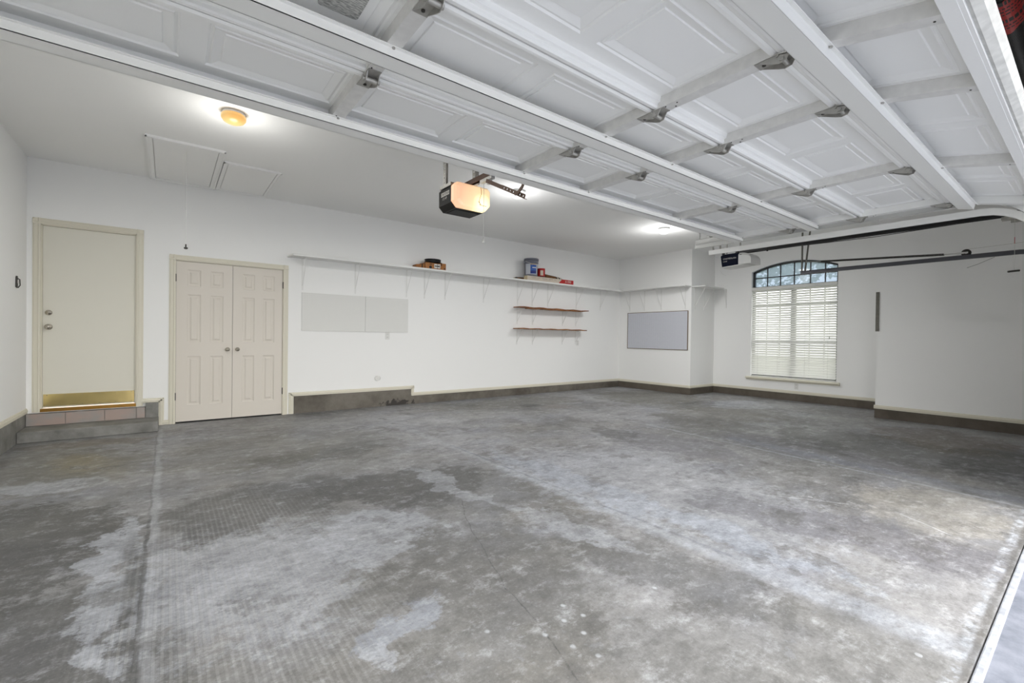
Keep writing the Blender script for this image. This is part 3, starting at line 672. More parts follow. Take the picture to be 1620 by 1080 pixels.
def sectional_door(root, x0, npan, pw, frames, stiles, struts):
    """frames: list of (origin y, z, dir y, dir z, length); v runs from inner/top edge to the bottom edge"""
    secs = []
    for si, (oy, oz, dy, dz, Ls) in enumerate(frames):
        ny_, nz_ = dz, -dy                      # inward normal candidate
        if nz_ > 0.3 or (abs(nz_) <= 0.3 and ny_ < 0): ny_, nz_ = -ny_, -nz_
        T = lambda u, v, w_, oy=oy, oz=oz, dy=dy, dz=dz, ny_=ny_, nz_=nz_: (u, oy+dy*v+ny_*w_, oz+dz*v+nz_*w_)
        sec = section_mesh(x0, npan, pw, Ls, T).build('door_section', M_steelw, root); secs.append((sec, T, Ls))
        for k, (sx, swd) in enumerate(stiles):
            mb = MB()
            u0, u1 = sx-swd/2, sx+swd/2
            bx_T(mb, T, u0, u1, 0.004, Ls-0.004, 0.047, 0.0495)          # face
            bx_T(mb, T, u0, u0+0.002, 0.02, Ls-0.02, 0.0, 0.047)         # side webs of the channel
            bx_T(mb, T, u1-0.002, u1, 0.02, Ls-0.02, 0.0, 0.047)
            mb.build('stile', M_paint if (k in (0, len(stiles)-1)) else M_galv, sec)
            mh = MB()
            for (fu, fv) in ((0.2, 0.12), (0.75, 0.18), (0.3, 0.22), (0.6, 0.86), (0.25, 0.92)):
                c = Vector(T(u0+swd*fu, Ls*fv, 0.0492)); e = Vector(T(u0+swd*fu, Ls*fv, 0.0515)); mh.tube([c, e], 0.0035, 7)
            mh.build('screw', M_bolt, sec)
        for (v0, v1) in struts.get(si, []):
            mb = MB(); xa, xb = x0-0.08, x0+npan*pw-0.01; vm0, vm1 = v0+0.014, v1-0.014
            for (a, b, c, d) in ((v0, v0+0.016, 0.050, 0.053), (v1-0.016, v1, 0.050, 0.053), (vm0, vm0+0.0025, 0.053, 0.086), (vm1-0.0025, vm1, 0.053, 0.086), (vm0, vm1, 0.0835, 0.086)):
                bx_T(mb, T, xa, xb, a, b, c, d)
            mb.build('strut', M_paint, root)
            mb = MB()
            for sx, swd in stiles:
                mb.tube([T(sx, v1-0.007, 0.053), T(sx, v1-0.007, 0.058)], 0.006, 7); mb.tube([T(sx, v0+0.007, 0.053), T(sx, v0+0.007, 0.058)], 0.006, 7)
            mb.build('strut_bolt', M_galvd, root)
    # hinges at every joint and stile
    for si in range(len(frames)-1):
        sec, T, Ls = secs[si]; _, T2, _ = secs[si+1]
        for k, (sx, swd) in enumerate(stiles):
            mb = MB(); h = 0.026
            bx_T(mb, T, sx-h, sx+h, Ls-0.085, Ls-0.004, 0.0498, 0.053); bx_T(mb, T2, sx-h, sx+h, 0.004, 0.06, 0.0498, 0.053)
            for e in (-h, h-0.003):
                v = [T(sx+e+q_, vv, ww) for q_ in (0, 0.003) for (vv, ww) in ((Ls-0.08, 0.052), (Ls+0.045, 0.052), (Ls+0.028, 0.082), (Ls+0.004, 0.086), (Ls-0.02, 0.078))]
                mb.add(v, [(0,1,2,3,4),(9,8,7,6,5)]+[(i,(i+1)%5,(i+1)%5+5,i+5) for i in range(5)])
            mb.tube([T(sx-h-0.008, Ls+0.012, 0.070), T(sx+h+0.008, Ls+0.012, 0.070)], 0.0095, 10)
            mb.tube([T(sx-h-0.004, Ls-0.002, 0.057), T(sx+h+0.004, Ls-0.002, 0.057)], 0.005, 8)
            hg = mb.build('hinge', M_galvd, root)
            mr_ = MB(); c = T(sx, Ls-0.06, 0.053); e = T(sx, Ls-0.06, 0.057); mr_.tube([c, e], 0.007, 7); mr_.build('hinge_bolt', M_bolt, hg)
    return secs

PW_ = 0.5755; DX0 = 0.645-2*PW_
gd = thing('garage_door', 'large white sectional garage door rolled up overhead on its tracks', 'garage door', (2.1, 2.36, 2.25))
LS = 0.5405
fr = [(2.362, PZ, -1, 0, LS), (2.362-LS, PZ, -1, 0, LS), (2.362-2*LS, PZ, -1, 0, LS)]
ang = math.radians(13.0); fr.append((2.362-3*LS, PZ, -math.cos(ang), -math.sin(ang), 0.515))
stl = [(DX0-0.055, 0.06)]+[(v, 0.056) for v in (0.645, 1.795, 2.385, 3.535)]+[(DX0+9*PW_-0.03, 0.06)]
secs = sectional_door(gd, DX0, 9, PW_, fr, stl, {0: [(0.004, 0.118)], 1: [(0.138, 0.250)], 3: [(0.068, 0.182)]})
T3 = secs[3][1]; L3 = 0.515
mb = MB(); bx_T(mb, T3, DX0-0.09, DX0+9*PW_, L3-0.012, L3+0.002, -0.014, 0.052)
bx_T(mb, T3, DX0-0.09, DX0+9*PW_, L3-0.05, L3-0.01, 0.047, 0.053)
mb.build('bottom_rail', M_steelw, gd)
mb = MB(); pr = [(L3+0.002, 0.045), (L3+0.012, 0.048), (L3+0.032, 0.036), (L3+0.040, 0.020), (L3+0.036, 0.0), (L3+0.022, -0.012), (L3+0.002, -0.010)]; k = len(pr)
v = [T3(DX0-0.09, a, b) for a, b in pr]+[T3(DX0+9*PW_, a, b) for a, b in pr]
mb.add(v, [tuple(range(k)), tuple(range(k, 2*k))[::-1]]+[(i, (i+1)%k, (i+1)%k+k, i+k) for i in range(k)]); mb.build('bottom_seal', M_rubber, gd, label='smudged white rubber bottom seal')
# instruction sticker on the second section
def sticker_mat():
    m = bpy.data.materials.new('sticker_print'); m.use_nodes = True; nt = m.node_tree; L = nt.links; b = nt.nodes['Principled BSDF']
    g = N(nt, 'ShaderNodeNewGeometry'); sp = N(nt, 'ShaderNodeVectorMath', operation='MULTIPLY'); sp.inputs[1].default_value = (45, 260, 0); L.new(g.outputs['Position'], sp.inputs[0])
    n = N(nt, 'ShaderNodeTexNoise'); n.inputs['Scale'].default_value = 1.0; n.inputs['Detail'].default_value = 2; L.new(sp.outputs[0], n.inputs['Vector'])
    cr = N(nt, 'ShaderNodeValToRGB'); cr.color_ramp.elements[0].position = .46; cr.color_ramp.elements[1].position = .54
    cr.color_ramp.elements[0].color = sr(140, 140, 136); cr.color_ramp.elements[1].color = sr(196, 196, 190)
    L.new(n.outputs['Fac'], cr.inputs[0]); L.new(cr.outputs[0], b.inputs['Base Color']); b.inputs['Roughness'].default_value = .5; return m
mb = MB(); cx, cy, hx, hy, rr = 0.452, 1.495, 0.066, 0.105, 0.012; pl = []
for (sx, sy, a0) in ((1,1,0),(-1,1,90),(-1,-1,180),(1,-1,270)):
    for a in (0, 30, 60, 90):
        t = math.radians(a0+a); pl.append((cx+sx*(hx-rr)+rr*math.cos(t), cy+sy*(hy-rr)+rr*math.sin(t)))
mb.prism(pl, 'z', PZ-0.0005, PZ+0.006); mb.build('instruction_sticker', sticker_mat(), secs[1][0], label='grey sticker of fine print')

# closed single door at the right
gd2 = thing('garage_door', 'closed white single garage door in the right hand opening', 'garage door', ((GX0+GX1)/2, 0.2, 0))
fr2 = []; z = 2.18
for i in range(4): fr2.append((0.165, z, 0, -1, 0.5405)); z -= 0.5425
sectional_door(gd2, GX0-0.02, 5, 0.52, fr2, [(GX0+0.01, 0.06), (GX0+0.5, 0.056), (GX0+1.54, 0.056), (GX0+2.58-0.03, 0.06)], {0: [(0.01, 0.09)]})

# tracks
def perforated(mb, a, b, wdt, th, nrm, n=None):
    """slotted angle strap from a to b, flat side facing nrm"""
    a = Vector(a); b = Vector(b); L_ = (b-a).length; d = (b-a)/L_; n3 = Vector(nrm).normalized(); s = d.cross(n3).normalized()
    pitch = 0.038; k = max(2, int(L_/pitch)); pitch = L_/k; hole = 0.012
    for i in range(k):
        p0 = a+d*pitch*i; p1 = a+d*pitch*(i+1); pm0 = (p0+p1)/2-d*hole/2; pm1 = (p0+p1)/2+d*hole/2
        mb.bar(p0, pm0, th, wdt, up=s); mb.bar(pm1, p1, th, wdt, up=s)
        for e in (-1, 1): mb.bar(pm0+s*e*(wdt/2-wdt*0.15), pm1+s*e*(wdt/2-wdt*0.15), th, wdt*0.3, up=s)
    # second flange of the angle
    o = s*(wdt/2)
    mb.bar(a+o-n3*wdt*0.35, b+o-n3*wdt*0.35, wdt*0.7, th, up=s)
def track(root, x, side, yend, z, mt, hang_m, curve=True):
    """side=+1: channel opens toward -x (door on the left)"""
    def prof(p, d, nn):
        return p
    pts = [(yend, z)]; 
    if curve:
        r = 0.36; yc = 0.245+0.0; 
        pts.append((yc+r, z))
        for i in range(1, 9):
            t = math.radians(90*i/8); pts.append((yc+r-r*math.sin(t), z-r+r*math.cos(t)))
        pts.append((yc, 0.02))
    else: pts.append((0.3, z))
    mb = MB(); H = 0.026; W2 = 0.024
    def sweep(off_n, thick_n, x0, x1):
        v = []; 
        for i, (y, zz) in enumerate(pts):
            a = pts[max(i-1, 0)]; b = pts[min(i+1, len(pts)-1)]; d = Vector((0, b[0]-a[0], b[1]-a[1])).normalized(); n = Vector((0, -d.z, d.y))
            for (xx, k) in ((x0, off_n), (x1, off_n), (x1, off_n+thick_n), (x0, off_n+thick_n)):
                v.append(Vector((xx, y, zz))+n*k)
        f = [(0,1,2,3), tuple(len(v)-4+i for i in (3,2,1,0))]
        for i in range(len(pts)-1):
            for k in range(4): f.append((i*4+k, i*4+(k+1)%4, i*4+4+(k+1)%4, i*4+4+k))
        mb.add(v, f)
    sweep(-H, 2*H, x, x+side*0.0025)                    # web
    sweep(H-0.0025, 0.0025, x, x-side*W2); sweep(-H, 0.0025, x, x-side*W2)
    sweep(-H, 0.007, x-side*W2, x-side*(W2-0.0025)); sweep(H-0.007, 0.007, x-side*W2, x-side*(W2-0.0025))
    mb.build('rail', mt, root)
    return pts
t1 = thing('door_track', 'white painted right hand track of the raised large garage door', 'track', (4.76, 2.85, 2.2))
track(t1, 4.755, 1, 2.84, 2.205, M_paint, M_galv)
mb = MB(); mb.box(4.76, 0.6, 2.235, 4.765, 2.84, 2.285); mb.box(4.76, 0.6, 2.283, 4.80, 2.84, 2.286); mb.build('angle', M_paint, t1)
mb = MB(); perforated(mb, (4.785, 2.80, 2.285), (4.785, 2.80, ZC), 0.032, 0.003, (0,-1,0)); perforated(mb, (4.785, 2.70, 2.285), (4.79, 2.66, ZC), 0.032, 0.003, (-1,0,0)); mb.build('hanger_strap', M_paint, t1)
t1b = thing('door_track', 'left hand track of the raised large garage door, beside the left wall', 'track', (-0.55, 2.3, 2.2))
track(t1b, DX0-0.135, -1, 2.32, 2.205, M_paint, M_galv)
mb = MB(); perforated(mb, (DX0-0.15, 2.25, 2.23), (DX0-0.15, 2.25, ZC), 0.032, 0.003, (0,-1,0)); mb.build('hanger_strap', M_galv, t1b)
t2 = thing('door_track', 'white painted track of the single door, next to the large door track', 'track', (5.03, 2.8, 2.2))
track(t2, 5.035, -1, 2.83, 2.175, M_paint, M_galv)
mb = MB(); perforated(mb, (5.05, 2.78, 2.2), (4.93, 2.78, 2.62), 0.03, 0.003, (0,-1,0)); perforated(mb, (5.05, 2.7, 2.2), (5.05, 2.7, ZC), 0.03, 0.003, (0,-1,0)); mb.build('hanger_strap', M_galvd, t2)
t3 = thing('door_track', 'dark steel track of the single door, crossing in front of the arched window', 'track', (7.73, 2.85, 2.2))
track(t3, 7.735, 1, 2.86, 2.205, M_track, M_galvd)
mb = MB(); perforated(mb, (7.75, 2.84, 2.18), (7.75, 2.84, ZC), 0.034, 0.003, (0,-1,0)); perforated(mb, (7.75, 2.80, 2.20), (7.98, 2.80, ZC), 0.034, 0.003, (0,-1,0)); mb.build('hanger_strap', M_hang, t3)

# extension spring with pulley above the dark track
es = thing('extension_spring', 'long dark coil spring ending in a cable pulley, strung above the dark track', 'spring', (7.73, 1.05, 2.3))
mb = MB(); ya, yb, r = 2.60, 1.25, 0.013; za, zb = 2.355, 2.27; pts = []; nt_ = 190
for i in range(nt_*6+1):
    t = i/6.0; f = i/(nt_*6.0); pts.append((7.775+r*math.cos(2*PI*t), ya+(yb-ya)*f, za+(zb-za)*f+r*math.sin(2*PI*t)))
mb.tube(pts, 0.0032, 5); mb.build('coil', M_bolt, es)
MB().tube([(7.775, 2.60, 2.355), (7.775, 2.84, 2.375)], 0.004, 6).build('hook', M_galvd, es)
MB().tube([(7.775, 1.25, 2.27), (7.775, 1.14, 2.265), (7.775, 1.10, 2.265)], 0.004, 6).build('hook', M_galvd, es)
mb = MB(); mb.lathe([(0.012,-0.014),(0.045,-0.014),(0.040,-0.004),(0.040,0.004),(0.045,0.014),(0.012,0.014),(0.012,-0.014)], (7.775, 1.05, 2.262), 'x', 22); mb.build('pulley', M_bolt, es)
mb = MB(); mb.box(7.742, 1.03, 2.252, 7.745, 1.13, 2.272); mb.box(7.775, 1.03, 2.252, 7.778, 1.13, 2.272); mb.tube([(7.738,1.05,2.262),(7.782,1.05,2.262)], 0.006, 8); mb.build('pulley_fork', M_galv, es)
mb = MB(); mb.tube([(7.775, 1.05, 2.305), (7.775, 0.25, 2.33)], 0.0018, 5); mb.tube([(7.775, 1.02, 2.224), (7.745, 0.5, 2.19), (7.74, 0.22, 2.2)], 0.0018, 5); mb.build('cable', M_galvd, es)
mb = MB(); mb.tube([(7.70, 0.80, 2.17), (7.66, 0.93, 2.10), (7.62, 1.02, 2.06)], 0.002, 5); mb.build('loose_cable_end', M_bolt, es)

# torsion shaft with warning tag over the opening
ts = thing('torsion_spring', 'black spring with a red warning tag above the opening, beyond the door edge', 'spring', (2.4, 0.262, 2.5))
mb = MB(); sx0, sx1 = 0.9, 3.9; nt_ = 230; pts = []
for i in range(nt_*8+1):
    t = i/8.0; pts.append((sx0+(sx1-sx0)*i/(nt_*8.0), 0.262+0.044*math.cos(2*PI*t), 2.5+0.044*math.sin(2*PI*t)))
mb.tube(pts, 0.0062, 5); mb.build('coil', M_black, ts)
MB().tube([(-0.5, 0.262, 2.5), (4.7, 0.262, 2.5)], 0.0127, 12).build('shaft', M_galvd, ts)
mb = MB(); v = []; nn = 14
for i in range(nn+1):
    a = math.radians(150+200*i/nn)
    for x in (2.50, 2.78): v.append((x+0.02*math.sin(i*0.9), 0.262+0.0515*math.cos(a), 2.5+0.0515*math.sin(a)))
mb.add(v, [(2*i, 2*i+1, 2*i+3, 2*i+2) for i in range(nn)]); tg = mb.build('warning_tag', M_red, ts, label='red warning tag with black print')
mb = MB()
for j, (xa, xb) in enumerate(((2.515, 2.545), (2.565, 2.575), (2.59, 2.60), (2.615, 2.625), (2.66, 2.69), (2.71, 2.72), (2.735, 2.745))):
    a = 185.0
    while a < 325:
        wd = random.choice((7, 10, 14)); v = []
        for aa in (a, a+wd):
            for x in (xa, xb): v.append((x, 0.262+0.0522*math.cos(math.radians(aa)), 2.5+0.0522*math.sin(math.radians(aa))))
        mb.add(v, [(0,1,3,2)]); a += wd+4
mb.build('tag_print', M_ink, tg)
mb = MB()
for x in (-0.45, 0.85, 4.0, 4.65):
    mb = MB(); mb.box(x-0.004, YF+0.001, 2.44, x+0.004, 0.30, 2.56); mb.box(x-0.04, YF+0.001, 2.42, x+0.04, YF+0.005, 2.60); mb.build('end_bracket', M_galvd, ts)

# ------------------------------------------------------------------ openers
M_lens = mat('glowing_opener_lens', sr(250, 225, 200), 0.4, emit=sr(255, 196, 140), es=0.5)
_nt = M_lens.node_tree; _b = _nt.nodes['Principled BSDF']; _g = N(_nt, 'ShaderNodeNewGeometry'); _d = N(_nt, 'ShaderNodeVectorMath', operation='DISTANCE'); _d.inputs[1].default_value = (2.075, 3.17, 2.25)
_nt.links.new(_g.outputs['Position'], _d.inputs[0]); _c = N(_nt, 'ShaderNodeValToRGB'); _e = _c.color_ramp.elements
_e[0].position = 0.03; _e[0].color = (2.2, 1.9, 1.0, 1); _e[1].position = 0.22; _e[1].color = sr(244, 178, 130); _x = _e.new(0.10); _x.color = sr(255, 226, 160)
_nt.links.new(_d.outputs['Value'], _c.inputs[0]); _nt.links.new(_c.outputs[0], _b.inputs['Emission Color'])
op = thing('garage_door_opener', 'black garage door opener with glowing peach lens hung by the raised door', 'garage door opener', (2.0, 3.3, 2.2))
X0, X1, Y0, Y1, Z0, Z1 = 1.82, 2.165, 3.20, 3.46, 2.205, 2.405
def chamf(x0, x1, z0, z1, c): return [(x0+c, z0), (x1-c, z0), (x1, z0+c), (x1, z1-c*0.6), (x1-c*0.6, z1), (x0+c*0.6, z1), (x0, z1-c*0.6), (x0, z0+c)]
mb = MB(); mb.prism(chamf(X0, X1, Z0, Z1-0.01, 0.04), 'y', Y0+0.035, Y1-0.02)
mb.prism(chamf(X0+0.02, X1-0.02, Z0+0.015, Z1-0.02, 0.04), 'y', Y1-0.02, Y1); mb.prism([(X0+0.06, Z0-0.004),(X1-0.06, Z0-0.004),(X1-0.055, Z0),(X0+0.055, Z0)], 'y', Y0+0.06, Y1-0.05)
mb.build('chassis', M_blkpl, op, bevel=0.004)
mb = MB(); poly = chamf(X0, X1, Z0+0.004, Z1, 0.045); n = len(poly); cx, cz = (X0+X1)/2, (Z0+Z1)/2
v = []
for (y, s) in ((Y0+0.034, 1.0), (Y0-0.01, 1.0), (Y0-0.035, 0.93), (Y0-0.045, 0.80)):
    for (a, b) in poly: v.append((cx+(a-cx)*s, y, cz+(b-cz)*s))
f = []
for r in range(3):
    for k in range(n): f.append((r*n+k, r*n+(k+1)%n, (r+1)*n+(k+1)%n, (r+1)*n+k))
f.append(tuple(range(3*n, 4*n))); mb.add(v, f); ln = mb.build('lens', M_lens, op, label='glowing peach light lens')
mb = MB(); mb.tube([(2.03, Y0-0.047, 2.275), (2.06, Y0-0.047, 2.245), (2.11, Y0-0.047, 2.245)], 0.002, 5); mb.build('lens_vent', M_bolt, ln)
mb = MB(); mb.box(X0-0.001, 3.262, 2.318, X0-0.0005, 3.40, 2.352); plate = mb.build('name_plate', M_white, op)
tb, wd = text_mb('CRAFTSMAN', 0.03, (X0-0.0015, 3.397, 2.325), (0,-1,0), (0,0,1)); k = 0.128/wd
tb, wd = text_mb('CRAFTSMAN', 0.03, (0,0,0), (1,0,0), (0,1,0), 0)
MB().add([(X0-0.002, 3.395-v[0]*k, 2.324+v[1]*k*1.35) for v in tb.v], tb.f).build('lettering', M_ink, plate)
tb, wd = text_mb('1/2 HP', 0.02, (0,0,0), (1,0,0), (0,1,0), 0); k = 0.08/wd
MB().add([(X0-0.002, 3.38-v[0]*k, 2.288+v[1]*k) for v in tb.v], tb.f).build('lettering', M_white, op)
# hanging straps
mb = MB(); perforated(mb, (1.85, 3.40, 2.39), (1.85, 3.40, ZC), 0.032, 0.003, (-1,-0.3,0)); mb.build('hanger_strap', M_galvd, op)
mb = MB(); perforated(mb, (2.14, 3.40, 2.39), (2.14, 3.40, ZC), 0.032, 0.003, (-1,-0.3,0)); perforated(mb, (2.06, 3.22, 2.44), (2.06, 3.22, 2.62), 0.03, 0.003, (0,-1,0)); mb.build('hanger_strap', M_galvd, op)
for x in (1.85, 2.14): MB().box(x-0.02, 3.26, 2.395, x+0.02, 3.45, 2.42).build('mounting_bracket', M_galvd, op)
# rail (T section), trolley, arms
mb = MB(); mb.box(1.985, 0.34, 2.428, 2.015, 3.36, 2.433); mb.box(1.997, 0.34, 2.433, 2.003, 3.36, 2.462); mb.box(1.978, 0.34, 2.410, 1.984, 3.30, 2.433); mb.box(2.016, 0.34, 2.410, 2.022, 3.30, 2.433)
mb.build('rail', M_rust, op)
mb = MB(); mb.box(1.93, 3.20, 2.402, 2.08, 3.28, 2.412); mb.build('rail_bracket', M_rust, op)
mb = MB(); mb.box(1.982, 2.90, 2.385, 2.018, 3.06, 2.412); mb.box(1.988, 2.93, 2.355, 2.012, 2.97, 2.386); mb.tube([(2.0, 3.10, 2.395),(2.0, 3.19, 2.40)], 0.008, 8); mb.build('trolley', M_galv, op)
mb = MB(); a = Vector((1.965, 2.94, 2.372)); b = Vector((1.965, 2.455, 2.13))
d = (b-a).normalized(); u = Vector((1,0,0)).cross(d)
m_ = a+(b-a)*0.45; mb.bar(a, m_, 0.005, 0.028, up=u); perforated(mb, m_, b, 0.028, 0.005, (1,0,0))
mb.bar(a+Vector((0.012,0,0))+u*0.014, b+Vector((0.012,0,0))+u*0.014, 0.022, 0.003, up=u)
mb.build('straight_arm', M_rust, op)
mb = MB(); cv = [Vector((1.945, 2.545, 2.168)), Vector((1.945, 2.50, 2.172)), Vector((1.94, 2.455, 2.195)), Vector((1.938, 2.43, 2.23)), Vector((1.932, 2.405, 2.27))]
for p, q in zip(cv[:-1], cv[1:]): mb.bar(p, q+(q-p)*0.08, 0.006, 0.024, up=(0, 0.5, 0.8))
mb.build('curved_arm', M_rust, op)
mb = MB(); mb.box(1.905, 2.365, 2.235, 1.911, 2.42, 2.29); mb.box(1.945, 2.365, 2.235, 1.951, 2.42, 2.29); mb.box(1.89, 2.364, 2.20, 1.965, 2.368, 2.29); mb.tube([(1.895, 2.405, 2.272), (1.96, 2.405, 2.272)], 0.007, 8); mb.tube([(1.86, 2.39, 2.26), (1.905, 2.40, 2.27)], 0.005, 6)
mb.build('door_bracket', M_black, op)
mb = MB(); mb.tube([(1.97, 2.98, 2.36), (1.975, 2.985, 1.915)], 0.0016, 5); mb.tube([(1.99, 3.05, 2.35), (2.02, 3.0, 2.33)], 0.0016, 5); mb.lathe([(0,0.03),(0.006,0.025),(0.012,0.012),(0.014,0.0),(0,-0.004)], (1.975, 2.985, 1.895), 'z', 10); mb.build('release_cord', M_cord, op)
mb = MB(); mb.tube([(2.05+0.01*math.sin(i*0.7), Y0-0.05, 2.39-0.017*i) for i in range(10)], 0.0018, 5); mb.build('antenna_wire', mat('copper_wire', sr(170, 110, 84), 0.5), op)

op2 = thing('garage_door_opener', 'white and navy garage door opener at the far end of the black rail', 'garage door opener', (6.35, 3.2, 2.2))
# coords scaled from the photo: side face toward the left wall is navy
X0, X1, Y0, Y1, Z0, Z1 = 6.22, 6.50, 3.07, 3.32, 2.20, 2.36
mb = MB(); mb.prism([(Y0, Z0), (Y1-0.02, Z0-0.012), (Y1, Z1-0.02), (Y1-0.03, Z1), (Y0, Z1)], 'x', X0, X1); mb.build('chassis', M_navy, op2, bevel=0.004)
mb = MB(); mb.prism([(Y0-0.1, Z0-0.006), (Y1-0.01, Z0-0.024), (Y1-0.02, Z0-0.012), (Y0, Z0)], 'x', X0+0.01, X1-0.01); mb.build('base_plate', M_whpl, op2)
mb = MB(); v = []; nn = 10
for i in range(nn+1):
    t = PI/2*i/nn; y = Y0-0.17*math.sin(t); s = math.cos(t)**0.7
    h0, h1 = Z0+0.0, Z0+0.045+(Z1-Z0-0.045)*s
    c = 0.03*s
    for (x, z) in ((X0, h0), (X1, h0), (X1, h1-c), (X1-c, h1), (X0+c, h1), (X0, h1-c)): v.append((x, y, z))
f = [tuple(range(nn*6, nn*6+6))]
for i in range(nn):
    for k in range(6): f.append((i*6+k, i*6+(k+1)%6, i*6+6+(k+1)%6, i*6+6+k))
mb.add(v, f, False); l2 = mb.build('lens', M_whpl, op2, label='white rounded light lens')
mb = MB(); mb.box(X0-0.002, Y0-0.045, Z1-0.035, X0, Y0-0.02, Z1-0.027); mb.build('lens_slot', M_bolt, l2)
for txt, z, wdt in (('CHAMBERLAIN', 2.285, 0.185), ('1/2 HP', 2.25, 0.06)):
    tb, wd = text_mb(txt, 0.03, (0,0,0), (1,0,0), (0,1,0), 0); k = wdt/wd
    MB().add([(X0-0.0015, Y1-0.035-v[0]*k, z+v[1]*k*1.15) for v in tb.v], tb.f).build('lettering', M_white, op2)
mb = MB(); mb.box(6.33, 0.2, 2.372, 6.37, 3.12, 2.380); mb.box(6.345, 0.2, 2.380, 6.355, 3.12, 2.412); mb.box(6.325, 0.2, 2.362, 6.332, 3.12, 2.382); mb.box(6.368, 0.2, 2.362, 6.375, 3.12, 2.382)
mb.tube([(6.35, 2.75, 2.35), (6.35, 2.75, 2.42)], 0.012, 8)
mb.build('rail', M_black, op2)
mb = MB(); mb.tube([(6.30, 2.95, 2.365), (6.30, 1.6, 2.335), (6.30, 0.6, 2.36)], 0.004, 6); mb.build('chain', M_black, op2)
MB().box(6.27, 3.08, 2.36, 6.43, 3.14, 2.373).build('rail_bracket', M_black, op2)
MB().box(6.20, Y1-0.05, 2.355, 6.24, Y1-0.03, 2.385).build('mounting_tab', M_black, op2)
MB().box(6.20, Y0, 2.355, 6.24, Y0+0.03, 2.385).build('mounting_tab', M_black, op2)
mb = MB(); perforated(mb, (6.24, 3.24, 2.37), (6.24, 3.24, ZC), 0.032, 0.003, (0,-1,0)); mb.build('hanger_strap', M_galvd, op2)
mb = MB(); perforated(mb, (6.46, 3.16, 2.37), (6.46, 3.16, ZC), 0.032, 0.003, (0,-1,0)); mb.build('hanger_strap', M_galvd, op2)
mb = MB(); mb.tube([(6.22, 3.31, 2.2), (6.21, 3.32, 2.14), (6.22, 3.29, 2.09), (6.25, 3.25, 2.06)], 0.0014, 5); mb.build('antenna_wire', M_cord, op2)
mb = MB(); mb.box(6.31, 0.50, 2.33, 6.39, 0.62, 2.362); mb.box(6.34, 0.46, 2.30, 6.36, 0.56, 2.335); mb.build('trolley', M_galvd, op2)
mb = MB(); mb.tube([(6.34, 0.535, 2.33), (6.34, 0.53, 1.85)], 0.0016, 5); cd = mb.build('release_cord', M_cord, op2)
mb = MB(); mb.tube([(6.31, 0.57, 1.835), (6.33, 0.54, 1.84), (6.36, 0.50, 1.845)], 0.009, 8); mb.build('cord_handle', M_bolt, cd)
mb = MB(); mb.tube([(6.34, 0.533, 2.16), (6.34, 0.533, 2.10)], 0.0026, 6); mb.build('cord_tag', M_red, cd)

# ------------------------------------------------------------------ shelves
sh = thing('wall_shelf', 'long white painted shelf running the length of the back wall', 'shelf', (5.0, 7.02, 2.27))
MB().prism([(1.36, YA), (1.385, 6.87), (8.72, 6.87), (8.72, YA)], 'z', 2.272, 2.290).build('board', M_shelf, sh, bevel=0.002)
MB().box(1.38, 6.865, 2.262, 8.72, 6.872, 2.292).build('front_edge', M_shelf, sh)
mb = MB(); mb.prism([(XB1, 6.862), (8.42, 6.862), (8.42, 5.52), (8.50, 5.285), (XB1, 5.275)], 'z', 2.270, 2.290); mb.build('wall_shelf', M_shelf, bevel=0.002, label='white shelf on the short wall above the pale blue pegboard', category='shelf')
mb = MB(); mb.prism([(XB1+0.01, YR), (8.76, 4.98), (9.50, 4.98), (XB2-0.01, YR-0.08), (XB2-0.01, YR)], 'z', 2.262, 2.282); mb.build('wall_shelf', M_shelf, bevel=0.002, label='small white corner shelf left of the arched window', category='shelf')
ORD = ['first', 'second', 'third', 'fourth', 'fifth', 'sixth', 'seventh', 'eighth', 'ninth', 'tenth', 'eleventh']
def make_bracket(label, group, loc, rot, zt=2.27, dep=0.26, drop=0.39, strip=0.07):
    r = thing('shelf_bracket', label, 'bracket', loc, group)
    r.location = (0,0,0)
    MB().box(-0.011, -0.004, -drop-strip, 0.011, 0, -0.002).build('wall_plate', M_shelf, r)
    MB().box(-0.011, -dep, -0.006, 0.011, -0.004, -0.001).build('arm', M_shelf, r)
    MB().bar((0, -dep+0.03, -0.008), (0, -0.006, -drop), 0.008, 0.006).build('brace', M_shelf, r)
    r.location = loc; r.rotation_euler = (0, 0, rot); return r
G1 = 'white brackets under the long back wall shelf'
proto = None
for i, x in enumerate([1.568, 2.34, 3.2, 3.535, 3.935, 4.761, 5.578, 5.963, 6.393, 7.24, 8.033]):
    lab = f'thin white metal bracket under the long back shelf, {ORD[i]} from its left end'
    if proto is None: proto = make_bracket(lab, G1, (x, YA, 2.272), 0)
    else: dup(proto, (x, YA, 2.272), lab)
G2 = 'white brackets under the short wall shelf'; p2 = None
for i, y in enumerate([6.852, 6.44, 5.995, 5.407]):
    lab = f'thin white bracket above the pale blue pegboard, {ORD[i]} from the room corner'
    if p2 is None: p2 = make_bracket(lab, G2, (XB1, y, 2.270), -PI/2)
    else: dup(p2, (XB1, y, 2.270), lab)
G3 = 'white brackets under the small corner shelf'
p3 = make_bracket('thin white bracket at the left end of the small corner shelf', G3, (8.86, YR, 2.262), 0)
dup(p3, (9.228, YR, 2.262), 'thin white bracket under the middle of the small corner shelf')
make_bracket('thin white bracket on the window wall under the small corner shelf', G3, (XB2, 5.0, 2.262), -PI/2, dep=0.12, drop=0.34)

